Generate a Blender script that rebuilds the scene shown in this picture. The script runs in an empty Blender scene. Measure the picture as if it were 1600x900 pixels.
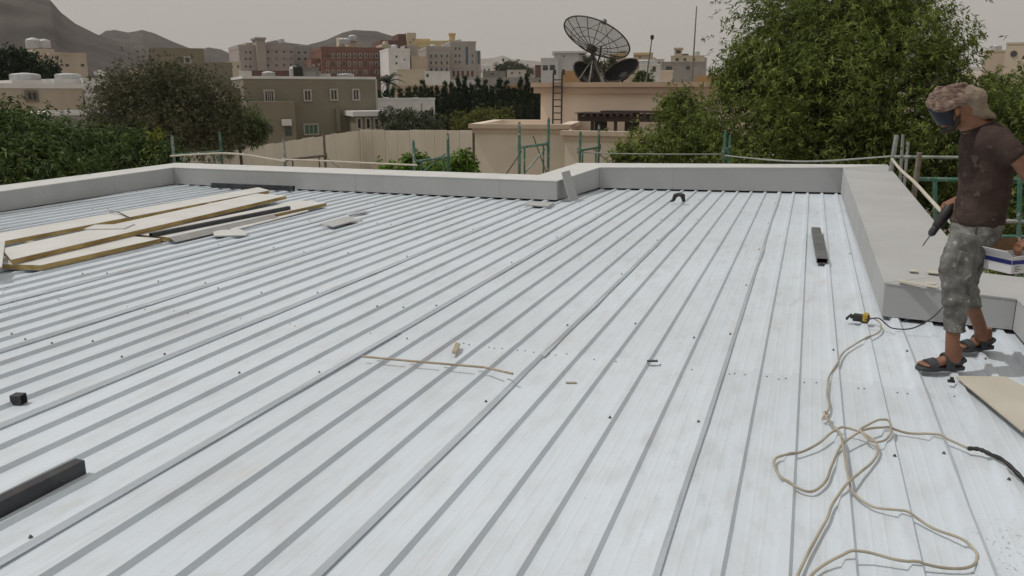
import bpy, bmesh, math, random
import numpy as np
from mathutils import Vector, Matrix, noise

# ------------------------------------------------------------------ camera, world, sun, exposure
scene = bpy.context.scene
col = scene.collection
R = math.radians
F, CX, CY, VPX, HY, EYE = 1280.0, 800.0, 450.0, 1272.0, 142.0, 1.65
PITCH = math.atan((CY - HY) / F)
YAW = math.atan((VPX - CX) / F * math.cos(PITCH))
cam_data = bpy.data.cameras.new('camera')
cam_data.sensor_width = 36.0
cam_data.lens = 36.0 * F / 1600.0
cam_data.clip_start = 0.05
cam_data.clip_end = 9000
cam = bpy.data.objects.new('camera', cam_data)
cam.location = (0, 0, EYE)
cam.rotation_euler = (math.pi / 2 - PITCH, 0, YAW)
col.objects.link(cam)
scene.camera = cam

SUN_EL, SUN_AZ = R(60), R(197)          # azimuth measured from +X towards +Y: sun stands to the left (-X)
to_sun = Vector((math.cos(SUN_AZ) * math.cos(SUN_EL), math.sin(SUN_AZ) * math.cos(SUN_EL), math.sin(SUN_EL)))
world = bpy.data.worlds.new('World')
scene.world = world
world.use_nodes = True
wn, wl = world.node_tree.nodes, world.node_tree.links
wn.clear()
sky = wn.new('ShaderNodeTexSky')
sky.sky_type = 'NISHITA'
sky.sun_disc = False
sky.sun_elevation = SUN_EL
sky.sun_rotation = math.atan2(to_sun.x, to_sun.y)
sky.dust_density = 8.0
sky.air_density = 1.0
sky.ozone_density = 1.0
hsv = wn.new('ShaderNodeHueSaturation')
hsv.inputs['Saturation'].default_value = 0.25
wl.new(sky.outputs['Color'], hsv.inputs['Color'])
mixw = wn.new('ShaderNodeMix')
mixw.data_type = 'RGBA'
mixw.inputs[0].default_value = 0.86
wl.new(hsv.outputs['Color'], mixw.inputs[6])
mixw.inputs[7].default_value = (5.75, 5.45, 4.98, 1)      # dust veil: even, warm grey
bgn = wn.new('ShaderNodeBackground')
bgn.inputs['Strength'].default_value = 0.12
outw = wn.new('ShaderNodeOutputWorld')
wl.new(mixw.outputs[2], bgn.inputs['Color'])
wl.new(bgn.outputs['Background'], outw.inputs['Surface'])

sun_data = bpy.data.lights.new('sun', 'SUN')
sun_data.energy = 2.35
sun_data.angle = R(1.2)
sun_data.color = (1.0, 0.965, 0.92)
sun = bpy.data.objects.new('sun', sun_data)
sun.rotation_euler = to_sun.to_track_quat('Z', 'Y').to_euler()
sun.location = (-20, 0, 40)
col.objects.link(sun)

scene.view_settings.view_transform = 'Standard'
scene.view_settings.look = 'None'
scene.view_settings.gamma = 1
scene.view_settings.use_curve_mapping = False
scene.view_settings.exposure = -0.46
scene.render.engine = 'CYCLES'
scene.cycles.max_bounces = 6
scene.cycles.transparent_max_bounces = 8
scene.cycles.volume_bounces = 0

# ------------------------------------------------------------------ geometry of the survey (where things stand)
fw = np.array([-math.sin(YAW) * math.cos(PITCH), math.cos(YAW) * math.cos(PITCH), -math.sin(PITCH)])
rt = np.array([math.cos(YAW), math.sin(YAW), 0.0])
upv = np.cross(rt, fw)
fh = np.array([-math.sin(YAW), math.cos(YAW), 0.0])
C0 = np.array([0, 0, EYE])
def ray(x, y): return fw + rt * (x - CX) / F - upv * (y - CY) / F
def at(x, y, z=0.0):
    d = ray(x, y); return Vector(C0 + d * ((z - EYE) / d[2]))
def atY(x, y, Y):
    d = ray(x, y); return Vector(C0 + d * (Y / d[1]))
def atD(x, y, D):
    d = ray(x, y); return Vector(C0 + d * (D / math.hypot(d[0], d[1])))

GZ = -4.3
def ground_z(x, y):
    r = math.hypot(x, y)
    t = min(max((r - 95) / 480, 0), 1)
    return GZ + 17.0 * (t * t * (3 - 2 * t)) ** 0.9

# ------------------------------------------------------------------ helpers
rng = random.Random(7)
def tag(o, label=None, cat=None, group=None, kind=None):
    if label: o['label'] = label
    if cat: o['category'] = cat
    if group: o['group'] = group
    if kind: o['kind'] = kind
    return o
def empty(name, loc, rz=0.0):
    o = bpy.data.objects.new(name, None)
    o.empty_display_size = 0.3
    o.location = loc
    o.rotation_euler = (0, 0, rz)
    col.objects.link(o)
    return o
def thing(name, label, cat, loc, rz=0.0, group=None):
    return tag(empty(name, loc, rz), label, cat, group)

class MB:
    """collects faces, then links them as one mesh object"""
    def __init__(s): s.v, s.f = [], []
    def add(s, vs, fs):
        b = len(s.v)
        s.v += [tuple(p) for p in vs]
        s.f += [tuple(i + b for i in f) for f in fs]
        return s
    def box(s, lo, hi, M=None):
        x0, y0, z0 = lo; x1, y1, z1 = hi
        vs = [(x0, y0, z0), (x1, y0, z0), (x1, y1, z0), (x0, y1, z0), (x0, y0, z1), (x1, y0, z1), (x1, y1, z1), (x0, y1, z1)]
        if M is not None: vs = [M @ Vector(p) for p in vs]
        return s.add(vs, [(3, 2, 1, 0), (4, 5, 6, 7), (0, 1, 5, 4), (1, 2, 6, 5), (2, 3, 7, 6), (3, 0, 4, 7)])
    def prism(s, pts, z0, z1):
        """plan polygon (list of (x,y)), bottom and top heights (numbers or lists)"""
        n = len(pts)
        zb = z0 if isinstance(z0, (list, tuple)) else [z0] * n
        zt = z1 if isinstance(z1, (list, tuple)) else [z1] * n
        ar = sum(pts[i][0] * pts[(i + 1) % n][1] - pts[(i + 1) % n][0] * pts[i][1] for i in range(n))
        if ar < 0:
            pts = pts[::-1]; zb = zb[::-1]; zt = zt[::-1]
        vs = [(p[0], p[1], z) for p, z in zip(pts, zb)] + [(p[0], p[1], z) for p, z in zip(pts, zt)]
        fs = [tuple(range(n))[::-1], tuple(range(n, 2 * n))]
        fs += [(i, (i + 1) % n, n + (i + 1) % n, n + i) for i in range(n)]
        return s.add(vs, fs)
    def tube(s, pts, rad, seg=8, cap=True, flat=1.0):
        pts = [Vector(p) for p in pts]
        n = len(pts)
        rads = rad if isinstance(rad, (list, tuple)) else [rad] * n
        vs, fs = [], []
        ref = None
        for i in range(n):
            t = (pts[min(i + 1, n - 1)] - pts[max(i - 1, 0)])
            t = t.normalized() if t.length > 1e-9 else Vector((0, 0, 1))
            if ref is None:
                ref = Vector((0, 0, 1)) if abs(t.z) < 0.9 else Vector((1, 0, 0))
            u = ref - t * ref.dot(t)
            u = u.normalized() if u.length > 1e-6 else t.orthogonal().normalized()
            w = t.cross(u)
            ref = u
            for k in range(seg):
                a_ = 2 * math.pi * k / seg
                vs.append(pts[i] + (u * math.cos(a_) * flat + w * math.sin(a_)) * rads[i])
        for i in range(n - 1):
            for k in range(seg):
                k2 = (k + 1) % seg
                fs.append((i * seg + k, i * seg + k2, (i + 1) * seg + k2, (i + 1) * seg + k))
        if cap:
            fs.append(tuple(range(seg))[::-1]); fs.append(tuple((n - 1) * seg + k for k in range(seg)))
        return s.add(vs, fs)
    def lathe(s, prof, seg=16, M=None, close=True):
        vs, fs = [], []
        for r, z in prof:
            for k in range(seg):
                a_ = 2 * math.pi * k / seg
                p = Vector((r * math.cos(a_), r * math.sin(a_), z))
                vs.append(M @ p if M is not None else p)
        for i in range(len(prof) - 1):
            for k in range(seg):
                k2 = (k + 1) % seg
                fs.append((i * seg + k, i * seg + k2, (i + 1) * seg + k2, (i + 1) * seg + k))
        if close:
            fs.append(tuple(range(seg))[::-1]); fs.append(tuple((len(prof) - 1) * seg + k for k in range(seg)))
        return s.add(vs, fs)
    def loft(s, rings, cap=True):
        n = len(rings[0]); b = []
        for r_ in rings: b += list(r_)
        fs = []
        for i in range(len(rings) - 1):
            for k in range(n):
                k2 = (k + 1) % n
                fs.append((i * n + k, i * n + k2, (i + 1) * n + k2, (i + 1) * n + k))
        if cap:
            fs.append(tuple(range(n))[::-1]); fs.append(tuple((len(rings) - 1) * n + k for k in range(n)))
        return s.add(b, fs)
    def mesh(s, name, off=None):
        me = bpy.data.meshes.new(name)
        v = s.v if off is None else [(p[0] - off[0], p[1] - off[1], p[2] - off[2]) for p in s.v]
        me.from_pydata(v, [], s.f)
        me.update()
        return me
    def build(s, name, mat, parent=None, off=None, smooth=False, fix=False):
        me = s.mesh(name, off)
        if fix:
            bm = bmesh.new(); bm.from_mesh(me)
            bmesh.ops.recalc_face_normals(bm, faces=bm.faces); bm.to_mesh(me); bm.free()
        return link(name, me, mat, parent, smooth)

def link(name, me, mat, parent=None, smooth=False):
    o = bpy.data.objects.new(name, me)
    if mat is not None and not me.materials: me.materials.append(mat)
    if smooth:
        me.polygons.foreach_set('use_smooth', [True] * len(me.polygons))
    col.objects.link(o)
    if parent is not None: o.parent = parent
    return o
def bevel(o, w, seg=2, ang=40):
    m = o.modifiers.new('bevel', 'BEVEL'); m.width = w; m.segments = seg
    m.limit_method = 'ANGLE'; m.angle_limit = R(ang)
    return o
def copy_tree(o, parent=None):
    c = o.copy(); col.objects.link(c)
    if parent is not None: c.parent = parent
    for ch in list(o.children): copy_tree(ch, c)
    return c
def smooth_path(pts, n=6):
    """Catmull-Rom through the points"""
    P = [Vector(p) for p in pts]
    P = [P[0] * 2 - P[1]] + P + [P[-1] * 2 - P[-2]]
    out = []
    for i in range(1, len(P) - 2):
        a_, b, c, d = P[i - 1], P[i], P[i + 1], P[i + 2]
        for k in range(n):
            t = k / n
            out.append(0.5 * ((2 * b) + (c - a_) * t + (2 * a_ - 5 * b + 4 * c - d) * t * t + (3 * b - a_ - 3 * c + d) * t ** 3))
    out.append(P[-2])
    return out

# ------------------------------------------------------------------ materials
MATS = {}
def mat(name, c, rough=0.7, c2=None, scale=4.0, detail=6, metal=0.0, bump=0.0, bscale=40.0, spec=0.4, speck=None, stretch=None, lo=0.35, hi=0.65, coords='Object'):
    """procedural principled material: base colour broken up by noise, optional stain colour, fine bump"""
    if name in MATS: return MATS[name]
    m = bpy.data.materials.new(name); m.use_nodes = True
    nt = m.node_tree; N, L = nt.nodes, nt.links
    b = N['Principled BSDF']
    b.inputs['Roughness'].default_value = rough
    b.inputs['Metallic'].default_value = metal
    b.inputs['Specular IOR Level'].default_value = spec
    tc = N.new('ShaderNodeTexCoord')
    mp = N.new('ShaderNodeMapping')
    if stretch: mp.inputs['Scale'].default_value = stretch
    L.new(tc.outputs[coords], mp.inputs['Vector'])
    if c2 is None: c2 = tuple(x * 0.78 for x in c)
    nz = N.new('ShaderNodeTexNoise'); nz.inputs['Scale'].default_value = scale; nz.inputs['Detail'].default_value = detail
    L.new(mp.outputs['Vector'], nz.inputs['Vector'])
    cr = N.new('ShaderNodeValToRGB')
    cr.color_ramp.elements[0].position = lo; cr.color_ramp.elements[0].color = (*c2, 1)
    cr.color_ramp.elements[1].position = hi; cr.color_ramp.elements[1].color = (*c, 1)
    L.new(nz.outputs['Fac'], cr.inputs['Fac'])
    last = cr.outputs['Color']
    if speck:
        sc_, thr, colr = speck
        n2 = N.new('ShaderNodeTexNoise'); n2.inputs['Scale'].default_value = sc_; n2.inputs['Detail'].default_value = 3
        L.new(mp.outputs['Vector'], n2.inputs['Vector'])
        r2 = N.new('ShaderNodeValToRGB')
        r2.color_ramp.elements[0].position = thr; r2.color_ramp.elements[0].color = (0, 0, 0, 1)
        r2.color_ramp.elements[1].position = min(thr + 0.05, 1); r2.color_ramp.elements[1].color = (1, 1, 1, 1)
        L.new(n2.outputs['Fac'], r2.inputs['Fac'])
        mx = N.new('ShaderNodeMix'); mx.data_type = 'RGBA'
        L.new(r2.outputs['Color'], mx.inputs[0]); L.new(last, mx.inputs[6]); mx.inputs[7].default_value = (*colr, 1)
        last = mx.outputs[2]
    L.new(last, b.inputs['Base Color'])
    if bump > 0:
        n3 = N.new('ShaderNodeTexNoise'); n3.inputs['Scale'].default_value = bscale; n3.inputs['Detail'].default_value = 5
        L.new(mp.outputs['Vector'], n3.inputs['Vector'])
        bp = N.new('ShaderNodeBump'); bp.inputs['Strength'].default_value = bump; bp.inputs['Distance'].default_value = 0.01
        L.new(n3.outputs['Fac'], bp.inputs['Height']); L.new(bp.outputs['Normal'], b.inputs['Normal'])
    MATS[name] = m
    return m

def leaf_mat(name, c_a, c_b, trans=0.25):
    if name in MATS: return MATS[name]
    m = bpy.data.materials.new(name); m.use_nodes = True
    N, L = m.node_tree.nodes, m.node_tree.links
    b = N['Principled BSDF']
    b.inputs['Roughness'].default_value = 0.55
    b.inputs['Specular IOR Level'].default_value = 0.12
    at_ = N.new('ShaderNodeAttribute'); at_.attribute_name = 'leaf_tone'
    cr = N.new('ShaderNodeValToRGB')
    cr.color_ramp.elements[0].color = (*c_a, 1); cr.color_ramp.elements[1].color = (*c_b, 1)
    L.new(at_.outputs['Fac'], cr.inputs['Fac'])
    L.new(cr.outputs['Color'], b.inputs['Base Color'])
    tr = N.new('ShaderNodeBsdfTranslucent')
    L.new(cr.outputs['Color'], tr.inputs['Color'])
    ms = N.new('ShaderNodeMixShader'); ms.inputs[0].default_value = trans
    L.new(b.outputs['BSDF'], ms.inputs[1]); L.new(tr.outputs['BSDF'], ms.inputs[2])
    L.new(ms.outputs['Shader'], N['Material Output'].inputs['Surface'])
    MATS[name] = m
    return m

def roof_material():
    m = bpy.data.materials.new('white_roof_paint'); m.use_nodes = True
    N, L = m.node_tree.nodes, m.node_tree.links
    b = N['Principled BSDF']
    b.inputs['Roughness'].default_value = 0.42
    b.inputs['Specular IOR Level'].default_value = 0.45
    tc = N.new('ShaderNodeTexCoord'); oi = N.new('ShaderNodeObjectInfo')
    def noise_(scale, detail, st, lo, hi, rough=0.6):
        mp = N.new('ShaderNodeMapping'); mp.inputs['Scale'].default_value = st
        L.new(tc.outputs['Object'], mp.inputs['Vector'])
        n = N.new('ShaderNodeTexNoise'); n.inputs['Scale'].default_value = scale; n.inputs['Detail'].default_value = detail
        n.inputs['Roughness'].default_value = rough
        L.new(mp.outputs['Vector'], n.inputs['Vector'])
        mr = N.new('ShaderNodeMapRange'); mr.clamp = True; mr.inputs['From Min'].default_value = lo; mr.inputs['From Max'].default_value = hi
        L.new(n.outputs['Fac'], mr.inputs['Value'])
        return mr.outputs['Result'], n.outputs['Fac']
    def mixc(fac, a_, bcol, amt=1.0):
        mx = N.new('ShaderNodeMix'); mx.data_type = 'RGBA'
        if amt != 1.0:
            mu = N.new('ShaderNodeMath'); mu.operation = 'MULTIPLY'; mu.inputs[1].default_value = amt
            L.new(fac, mu.inputs[0]); fac = mu.outputs[0]
        L.new(fac, mx.inputs[0])
        if isinstance(a_, tuple): mx.inputs[6].default_value = (*a_, 1)
        else: L.new(a_, mx.inputs[6])
        mx.inputs[7].default_value = (*bcol, 1)
        return mx.outputs[2]
    big, _ = noise_(0.55, 5, (1, 1, 1), 0.35, 0.7)
    c = mixc(big, (0.645, 0.710, 0.775), (0.585, 0.638, 0.69))
    mid, _ = noise_(9, 6, (1, 0.35, 1), 0.48, 0.80)
    c = mixc(mid, c, (0.50, 0.505, 0.51), 0.55)
    streak, _ = noise_(26, 4, (1, 0.03, 1), 0.56, 0.74)                # rubbed lines along the sheets
    c = mixc(streak, c, (0.50, 0.51, 0.525), 0.26)
    rust, _ = noise_(3.2, 6, (1.6, 0.5, 1), 0.62, 0.80)                 # dusty, yellowish deposits
    c = mixc(rust, c, (0.54, 0.48, 0.38), 0.38)
    cloud, _ = noise_(55, 3, (1, 1, 1), 0.70, 0.76)                     # scuffs
    c = mixc(cloud, c, (0.25, 0.25, 0.24), 0.5)
    sp, _ = noise_(130, 2, (1, 1, 1), 0.735, 0.76)                      # specks of dirt
    c = mixc(sp, c, (0.13, 0.11, 0.09), 0.8)
    sm1, _ = noise_(16, 5, (1, .3, 1), 0.50, 0.66)                      # scuffs and foot marks, only in some places
    sm2, _ = noise_(0.9, 3, (1, 1, 1), 0.52, 0.66)
    mu = N.new('ShaderNodeMath'); mu.operation = 'MULTIPLY'; L.new(sm1, mu.inputs[0]); L.new(sm2, mu.inputs[1])
    mu.use_clamp = True
    c = mixc(mu.outputs[0], c, (0.34, 0.33, 0.31), 0.22)
    ds, _ = noise_(70, 3, (1, .5, 1), 0.60, 0.68); dm, _ = noise_(0.35, 2, (1, 1, 1), 0.55, 0.62)
    mu2 = N.new('ShaderNodeMath'); mu2.operation = 'MULTIPLY'; L.new(ds, mu2.inputs[0]); L.new(dm, mu2.inputs[1]); mu2.use_clamp = True
    c = mixc(mu2.outputs[0], c, (0.10, 0.095, 0.09), 0.75)
    hs = N.new('ShaderNodeHueSaturation')
    mr = N.new('ShaderNodeMapRange'); mr.inputs['To Min'].default_value = 0.95; mr.inputs['To Max'].default_value = 1.04
    L.new(oi.outputs['Random'], mr.inputs['Value']); L.new(mr.outputs['Result'], hs.inputs['Value'])
    L.new(c, hs.inputs['Color']); L.new(hs.outputs['Color'], b.inputs['Base Color'])
    _, bn = noise_(2.5, 3, (1, 0.5, 1), 0, 1)
    bp = N.new('ShaderNodeBump'); bp.inputs['Strength'].default_value = 0.25; bp.inputs['Distance'].default_value = 0.02
    L.new(bn, bp.inputs['Height']); L.new(bp.outputs['Normal'], b.inputs['Normal'])
    MATS['roof'] = m
    return m

M_roof = roof_material()
M_board = mat('cement_board', (0.425, 0.43, 0.43), 0.8, (0.385, 0.388, 0.386), 1.6, bump=0.10, bscale=60, speck=(5, 0.68, (0.40, 0.385, 0.36)))
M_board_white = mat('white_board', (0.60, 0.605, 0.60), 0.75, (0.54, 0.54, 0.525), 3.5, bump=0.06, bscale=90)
M_gap_shade = mat('gap_shade', (0.02, 0.02, 0.02), 0.9)  # near-black parapet core: shade of the gap under the boards, put into colour
M_screw = mat('screw_zinc', (0.16, 0.15, 0.14), 0.5, metal=0.5, scale=60)
M_foam = mat('yellow_foam', (0.46, 0.33, 0.13), 0.9, (0.25, 0.17, 0.065), 9, bump=0.6, bscale=60, stretch=(1, 0.35, 1))
M_skinpanel = mat('panel_sheet', (0.66, 0.66, 0.645), 0.5, (0.58, 0.575, 0.555), 2.0, speck=(40, 0.72, (0.4, 0.36, 0.3)))
M_darksteel = mat('dark_primer_steel', (0.035, 0.037, 0.042), 0.45, (0.06, 0.06, 0.064), 9, metal=0.2, speck=(30, 0.68, (0.12, 0.115, 0.11)))
M_greysteel = mat('grey_primer_steel', (0.17, 0.17, 0.172), 0.5, (0.12, 0.12, 0.124), 9, metal=0.2, speck=(30, 0.66, (0.2, 0.195, 0.19)))
M_greysheet = mat('grey_sheet', (0.36, 0.36, 0.355), 0.6, (0.30, 0.29, 0.285), 5)
M_plywood = mat('beige_ply', (0.52, 0.49, 0.42), 0.75, (0.46, 0.43, 0.365), 2.5, bump=0.05)
M_wood = mat('raw_wood', (0.42, 0.36, 0.27), 0.8, (0.30, 0.25, 0.18), 12, stretch=(1, 6, 1))
M_green = mat('scaffold_green', (0.045, 0.16, 0.115), 0.5, (0.11, 0.19, 0.155), 7, metal=0.1, speck=(11, 0.60, (0.36, 0.36, 0.32)), lo=0.42, hi=0.58)
M_pale_pipe = mat('scaffold_pale', (0.34, 0.35, 0.33), 0.55, (0.20, 0.24, 0.22), 8, metal=0.2, speck=(12, 0.62, (0.08, 0.15, 0.12)))
M_brown_pipe = mat('scaffold_brown', (0.13, 0.105, 0.075), 0.75, (0.20, 0.19, 0.16), 8)
M_cream_pipe = mat('cream_pipe', (0.56, 0.52, 0.43), 0.55, (0.46, 0.43, 0.36), 6)
M_rope = mat('grey_rope', (0.34, 0.36, 0.33), 0.85, (0.25, 0.27, 0.25), 14)
M_cable = mat('cream_cable', (0.43, 0.39, 0.31), 0.55, (0.30, 0.265, 0.20), 8)
M_black = mat('black_plastic', (0.018, 0.018, 0.019), 0.5, (0.03, 0.03, 0.03), 20)
M_yellow = mat('yellow_plastic', (0.50, 0.33, 0.03), 0.5)
M_bark = mat('bark', (0.13, 0.10, 0.075), 0.9, (0.06, 0.048, 0.036), 8, bump=0.5, bscale=20, stretch=(1, 1, 0.3))
M_glass = mat('dark_glass', (0.030, 0.034, 0.038), 0.15, (0.05, 0.055, 0.06), 2, spec=0.6)
M_greenglass = mat('green_glass', (0.03, 0.12, 0.085), 0.2, (0.04, 0.16, 0.11), 2, spec=0.6)
M_blueglass = mat('blue_glass', (0.035, 0.08, 0.125), 0.2, (0.05, 0.10, 0.14), 2, spec=0.6)
M_frame = mat('pale_window_frame', (0.42, 0.40, 0.36), 0.6)
M_white = mat('white_plaster', (0.66, 0.66, 0.66), 0.8, (0.58, 0.58, 0.57), 0.8)
M_offwhite = mat('offwhite_plaster', (0.50, 0.48, 0.44), 0.85, (0.42, 0.40, 0.36), 0.6)
M_tank = mat('white_tank', (0.55, 0.56, 0.57), 0.4)
M_olive = mat('olive_plaster', (0.225, 0.205, 0.155), 0.9, (0.20, 0.18, 0.135), 0.5, bump=0.1, bscale=30, speck=(0.9, 0.66, (0.185, 0.168, 0.125)))
M_beige = mat('beige_plaster', (0.46, 0.40, 0.33), 0.9, (0.37, 0.315, 0.26), 0.35, bump=0.1, bscale=30, stretch=(1, 1, 0.35))
M_peach = mat('peach_plaster', (0.74, 0.62, 0.51), 0.9, (0.68, 0.565, 0.465), 0.35, bump=0.08, bscale=30)
M_peachtrim = mat('peach_trim', (0.46, 0.34, 0.255), 0.85, (0.41, 0.30, 0.225), 0.5)
M_stone = mat('pale_stone_wall', (0.62, 0.565, 0.47), 0.9, (0.56, 0.505, 0.42), 0.5)
M_stonetrim = mat('stone_trim', (0.50, 0.41, 0.325), 0.85, (0.43, 0.35, 0.275), 0.5)
M_brownwood = mat('dark_brown_timber', (0.045, 0.028, 0.024), 0.7, (0.06, 0.04, 0.034), 5)
M_blackiron = mat('black_iron', (0.025, 0.025, 0.026), 0.6, (0.05, 0.04, 0.034), 8)
M_deepblack = mat('black_dish_paint', (0.010, 0.010, 0.011), .85, (0.016, 0.015, 0.014), 3, spec=.1)
M_fence = mat('fence_sheet_paint', (0.67, 0.63, 0.545), 0.6, (0.61, 0.57, 0.49), 0.8, stretch=(1, 1, 0.3))
M_pinkgrey = mat('pinkgrey_plaster', (0.35, 0.31, 0.295), 0.9, (0.31, 0.275, 0.26), 0.3)
M_redbrown = mat('redbrown_facade', (0.19, 0.095, 0.075), 0.85, (0.165, 0.082, 0.065), 0.4)
M_maroon = mat('maroon_facade', (0.14, 0.07, 0.06), 0.85, (0.12, 0.06, 0.05), 0.4)
M_cream = mat('cream_facade', (0.52, 0.455, 0.355), 0.9, (0.47, 0.41, 0.32), 0.3)
M_yellowp = mat('yellow_facade', (0.60, 0.49, 0.27), 0.9, (0.54, 0.44, 0.24), 0.3)
M_grey = mat('warm_grey_facade', (0.38, 0.36, 0.345), 0.9, (0.34, 0.32, 0.305), 0.3)
M_orange = mat('orange_plaster', (0.42, 0.255, 0.13), 0.9, (0.36, 0.22, 0.11), 0.4)
M_concrete = mat('concrete', (0.30, 0.29, 0.275), 0.9, (0.24, 0.23, 0.22), 0.6, bump=0.1)
M_ground = mat('dusty_ground', (0.40, 0.35, 0.285), 0.95, (0.31, 0.27, 0.22), 0.05, 8, coords='Object', speck=(0.15, 0.62, (0.13, 0.13, 0.09)))
M_rock = mat('dark_rock', (0.075, 0.062, 0.053), 0.95, (0.042, 0.036, 0.032), 0.05, 12, bump=1.0, bscale=0.15, stretch=(1, 1, 1))
M_sandrock = mat('sandy_rock', (0.26, 0.235, 0.21), 0.95, (0.20, 0.18, 0.165), 0.02, 8)
L_big = leaf_mat('leaf_bright_green', (0.046, 0.072, 0.017), (0.275, 0.335, 0.085), 0.34)
L_big2 = leaf_mat('leaf_mid_green', (0.036, 0.058, 0.015), (0.20, 0.25, 0.065), 0.30)
L_mango = leaf_mat('leaf_deep_green', (0.025, 0.049, 0.015), (0.135, 0.190, 0.055), 0.24)
L_mangoy = leaf_mat('leaf_young_yellow', (0.16, 0.19, 0.02), (0.26, 0.27, 0.03), 0.3)
L_olive = leaf_mat('leaf_dusty_olive', (0.042, 0.048, 0.024), (0.140, 0.140, 0.074), 0.24)
L_conifer = leaf_mat('leaf_conifer', (0.013, 0.030, 0.013), (0.032, 0.062, 0.024), 0.12)
L_fresh = leaf_mat('leaf_fresh', (0.070, 0.135, 0.020), (0.17, 0.28, 0.042), 0.3)
L_dusty = leaf_mat('leaf_grey_green', (0.042, 0.052, 0.030), (0.092, 0.104, 0.062), 0.2)
L_yelgreen = leaf_mat('leaf_yellow_green', (0.085, 0.100, 0.022), (0.175, 0.185, 0.045), 0.25)

# ------------------------------------------------------------------ the setting: ground and hills
def make_ground():
    rs = [0, 4, 8, 14, 20, 30, 45, 60, 80, 95, 110, 130, 155, 185, 220, 260, 310, 370, 440, 520, 620, 760, 950, 1200, 1600, 2200]
    seg = 72
    vs, fs = [], []
    for r_ in rs:
        for k in range(seg):
            a_ = 2 * math.pi * k / seg
            x, y = r_ * math.cos(a_), r_ * math.sin(a_)
            z = ground_z(x, y) + (noise.noise(Vector((x * .02, y * .02, 3))) * min(r_ / 150, 1) * 1.2 if r_ > 60 else 0)
            vs.append((x, y, z))
    for i in range(len(rs) - 1):
        for k in range(seg):
            k2 = (k + 1) % seg
            if i == 0: fs.append((0, (i + 1) * seg + k, (i + 1) * seg + k2))
            else: fs.append((i * seg + k, (i + 1) * seg + k, (i + 1) * seg + k2, i * seg + k2))
    tag(MB().add(vs, fs).build('ground', M_ground, smooth=True, fix=True), kind='structure')
make_ground()

def hill(name, prof, D, depth, material, rough=1.0, seed=0, nv=64):
    """a rocky ridge: prof = skyline points, D = distance of its crest, depth = half width of its foot"""
    xs = np.linspace(prof[0][0], prof[-1][0], 220)
    ys = np.interp(xs, [p[0] for p in prof], [p[1] for p in prof])
    vs, fs = [], []
    for i, (x, y) in enumerate(zip(xs, ys)):
        top = atD(float(x), float(y), D)
        dr = Vector((top.x, top.y, 0)).normalized()
        base = ground_z(top.x, top.y) - 3
        for j in range(nv):
            v = -1 + 2 * j / (nv - 1)
            p = Vector((top.x, top.y, 0)) + dr * v * depth
            base = ground_z(p.x, p.y) - 3
            hgt = max(top.z - base, 2)
            k = (1 - abs(v)) ** 1.15
            n_ = noise.fractal(Vector((p.x / (depth * .5), p.y / (depth * .5), seed)), 1.0, 2.0, 6)
            n2 = abs(noise.noise(Vector((p.x / (depth * .22), p.y / (depth * .22), seed + 5))))
            n3 = noise.ridged_multi_fractal(Vector((p.x / (depth * .16), p.y / (depth * .16), seed + 9)), 1.0, 2.1, 5, 1.0, 2.0) - 1.0
            z = base + hgt * k + (n_ * .16 - n2 * .16 + n3 * .055) * hgt * rough * min(1, abs(v) * 4) * (1 - abs(v) * .7) + (n_ * .010 + n3 * .007) * hgt
            vs.append((p.x, p.y, z))
    for i in range(len(xs) - 1):
        for j in range(nv - 1):
            fs.append((i * nv + j, (i + 1) * nv + j, (i + 1) * nv + j + 1, i * nv + j + 1))
    o = MB().add(vs, fs).build(name, material, smooth=True, fix=True)
    return tag(o, kind='structure')
hill('hill', [(-420, 60), (-300, -30), (-180, -60), (-60, -45), (0, -28), (30, -16), (78, -2), (95, 18), (118, 36), (152, 53), (190, 66), (232, 82), (290, 98), (360, 128)], 430, 190, M_rock, seed=1)
hill('hill', [(90, 100), (140, 62), (165, 47), (180, 46), (200, 50), (222, 46), (240, 51), (272, 65), (300, 76), (345, 98), (380, 118)], 800, 260, M_rock, seed=2)
hill('hill', [(270, 110), (310, 78), (325, 73), (345, 76), (380, 92), (420, 112)], 950, 240, M_rock, seed=3)
hill('hill', [(340, 110), (400, 70), (430, 62), (450, 66), (480, 70), (510, 62), (535, 50), (552, 46), (590, 48), (615, 56), (655, 66), (700, 85), (760, 112)], 700, 240, M_rock, seed=4)
hill('hill', [(640, 128), (700, 98), (745, 92), (770, 90), (785, 86), (800, 92), (850, 96), (900, 102), (980, 112), (1060, 128)], 1250, 320, M_sandrock, .8, seed=5)
hill('hill', [(730, 138), (790, 113), (815, 108), (835, 112), (860, 122), (890, 138)], 420, 60, M_sandrock, .6, seed=6)
hill('hill', [(1080, 130), (1250, 108), (1400, 100), (1560, 105), (1700, 96), (1900, 104), (2150, 135)], 1300, 320, M_sandrock, .8, seed=8)

# ------------------------------------------------------------------ the building we stand on: walls, ribbed roof, boarded parapet
IN = [(-10.4, -3.2), (-10.4, 8.0), (-10.65, 11.8), (-3.56, 11.95), (-3.34, 13.75), (0.54, 14.42), (0.60, 6.42), (1.43, 6.33), (1.50, -3.2)]
OUT = [(-11.0, -3.2), (-11.0, 8.0), (-11.28, 12.6), (-4.10, 12.72), (-3.92, 14.45), (1.26, 15.2), (1.30, 7.05), (2.12, 6.95), (2.2, -3.2)]
TOP = [0.30, 0.31, 0.325, 0.325, 0.385, 0.445, 0.285, 0.258, 0.25]
bld = thing('flat_roofed_building', 'single-storey building under a white ribbed metal roof with grey parapet, in the foreground', 'building', (-4, 5, GZ))
BO = (-4, 5, GZ)
MB().prism([((o[0] * .97 + i[0] * .03), (o[1] * .97 + i[1] * .03)) for i, o in zip(IN, OUT)], GZ, -0.075).build('wall', M_offwhite, bld, BO)

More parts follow.
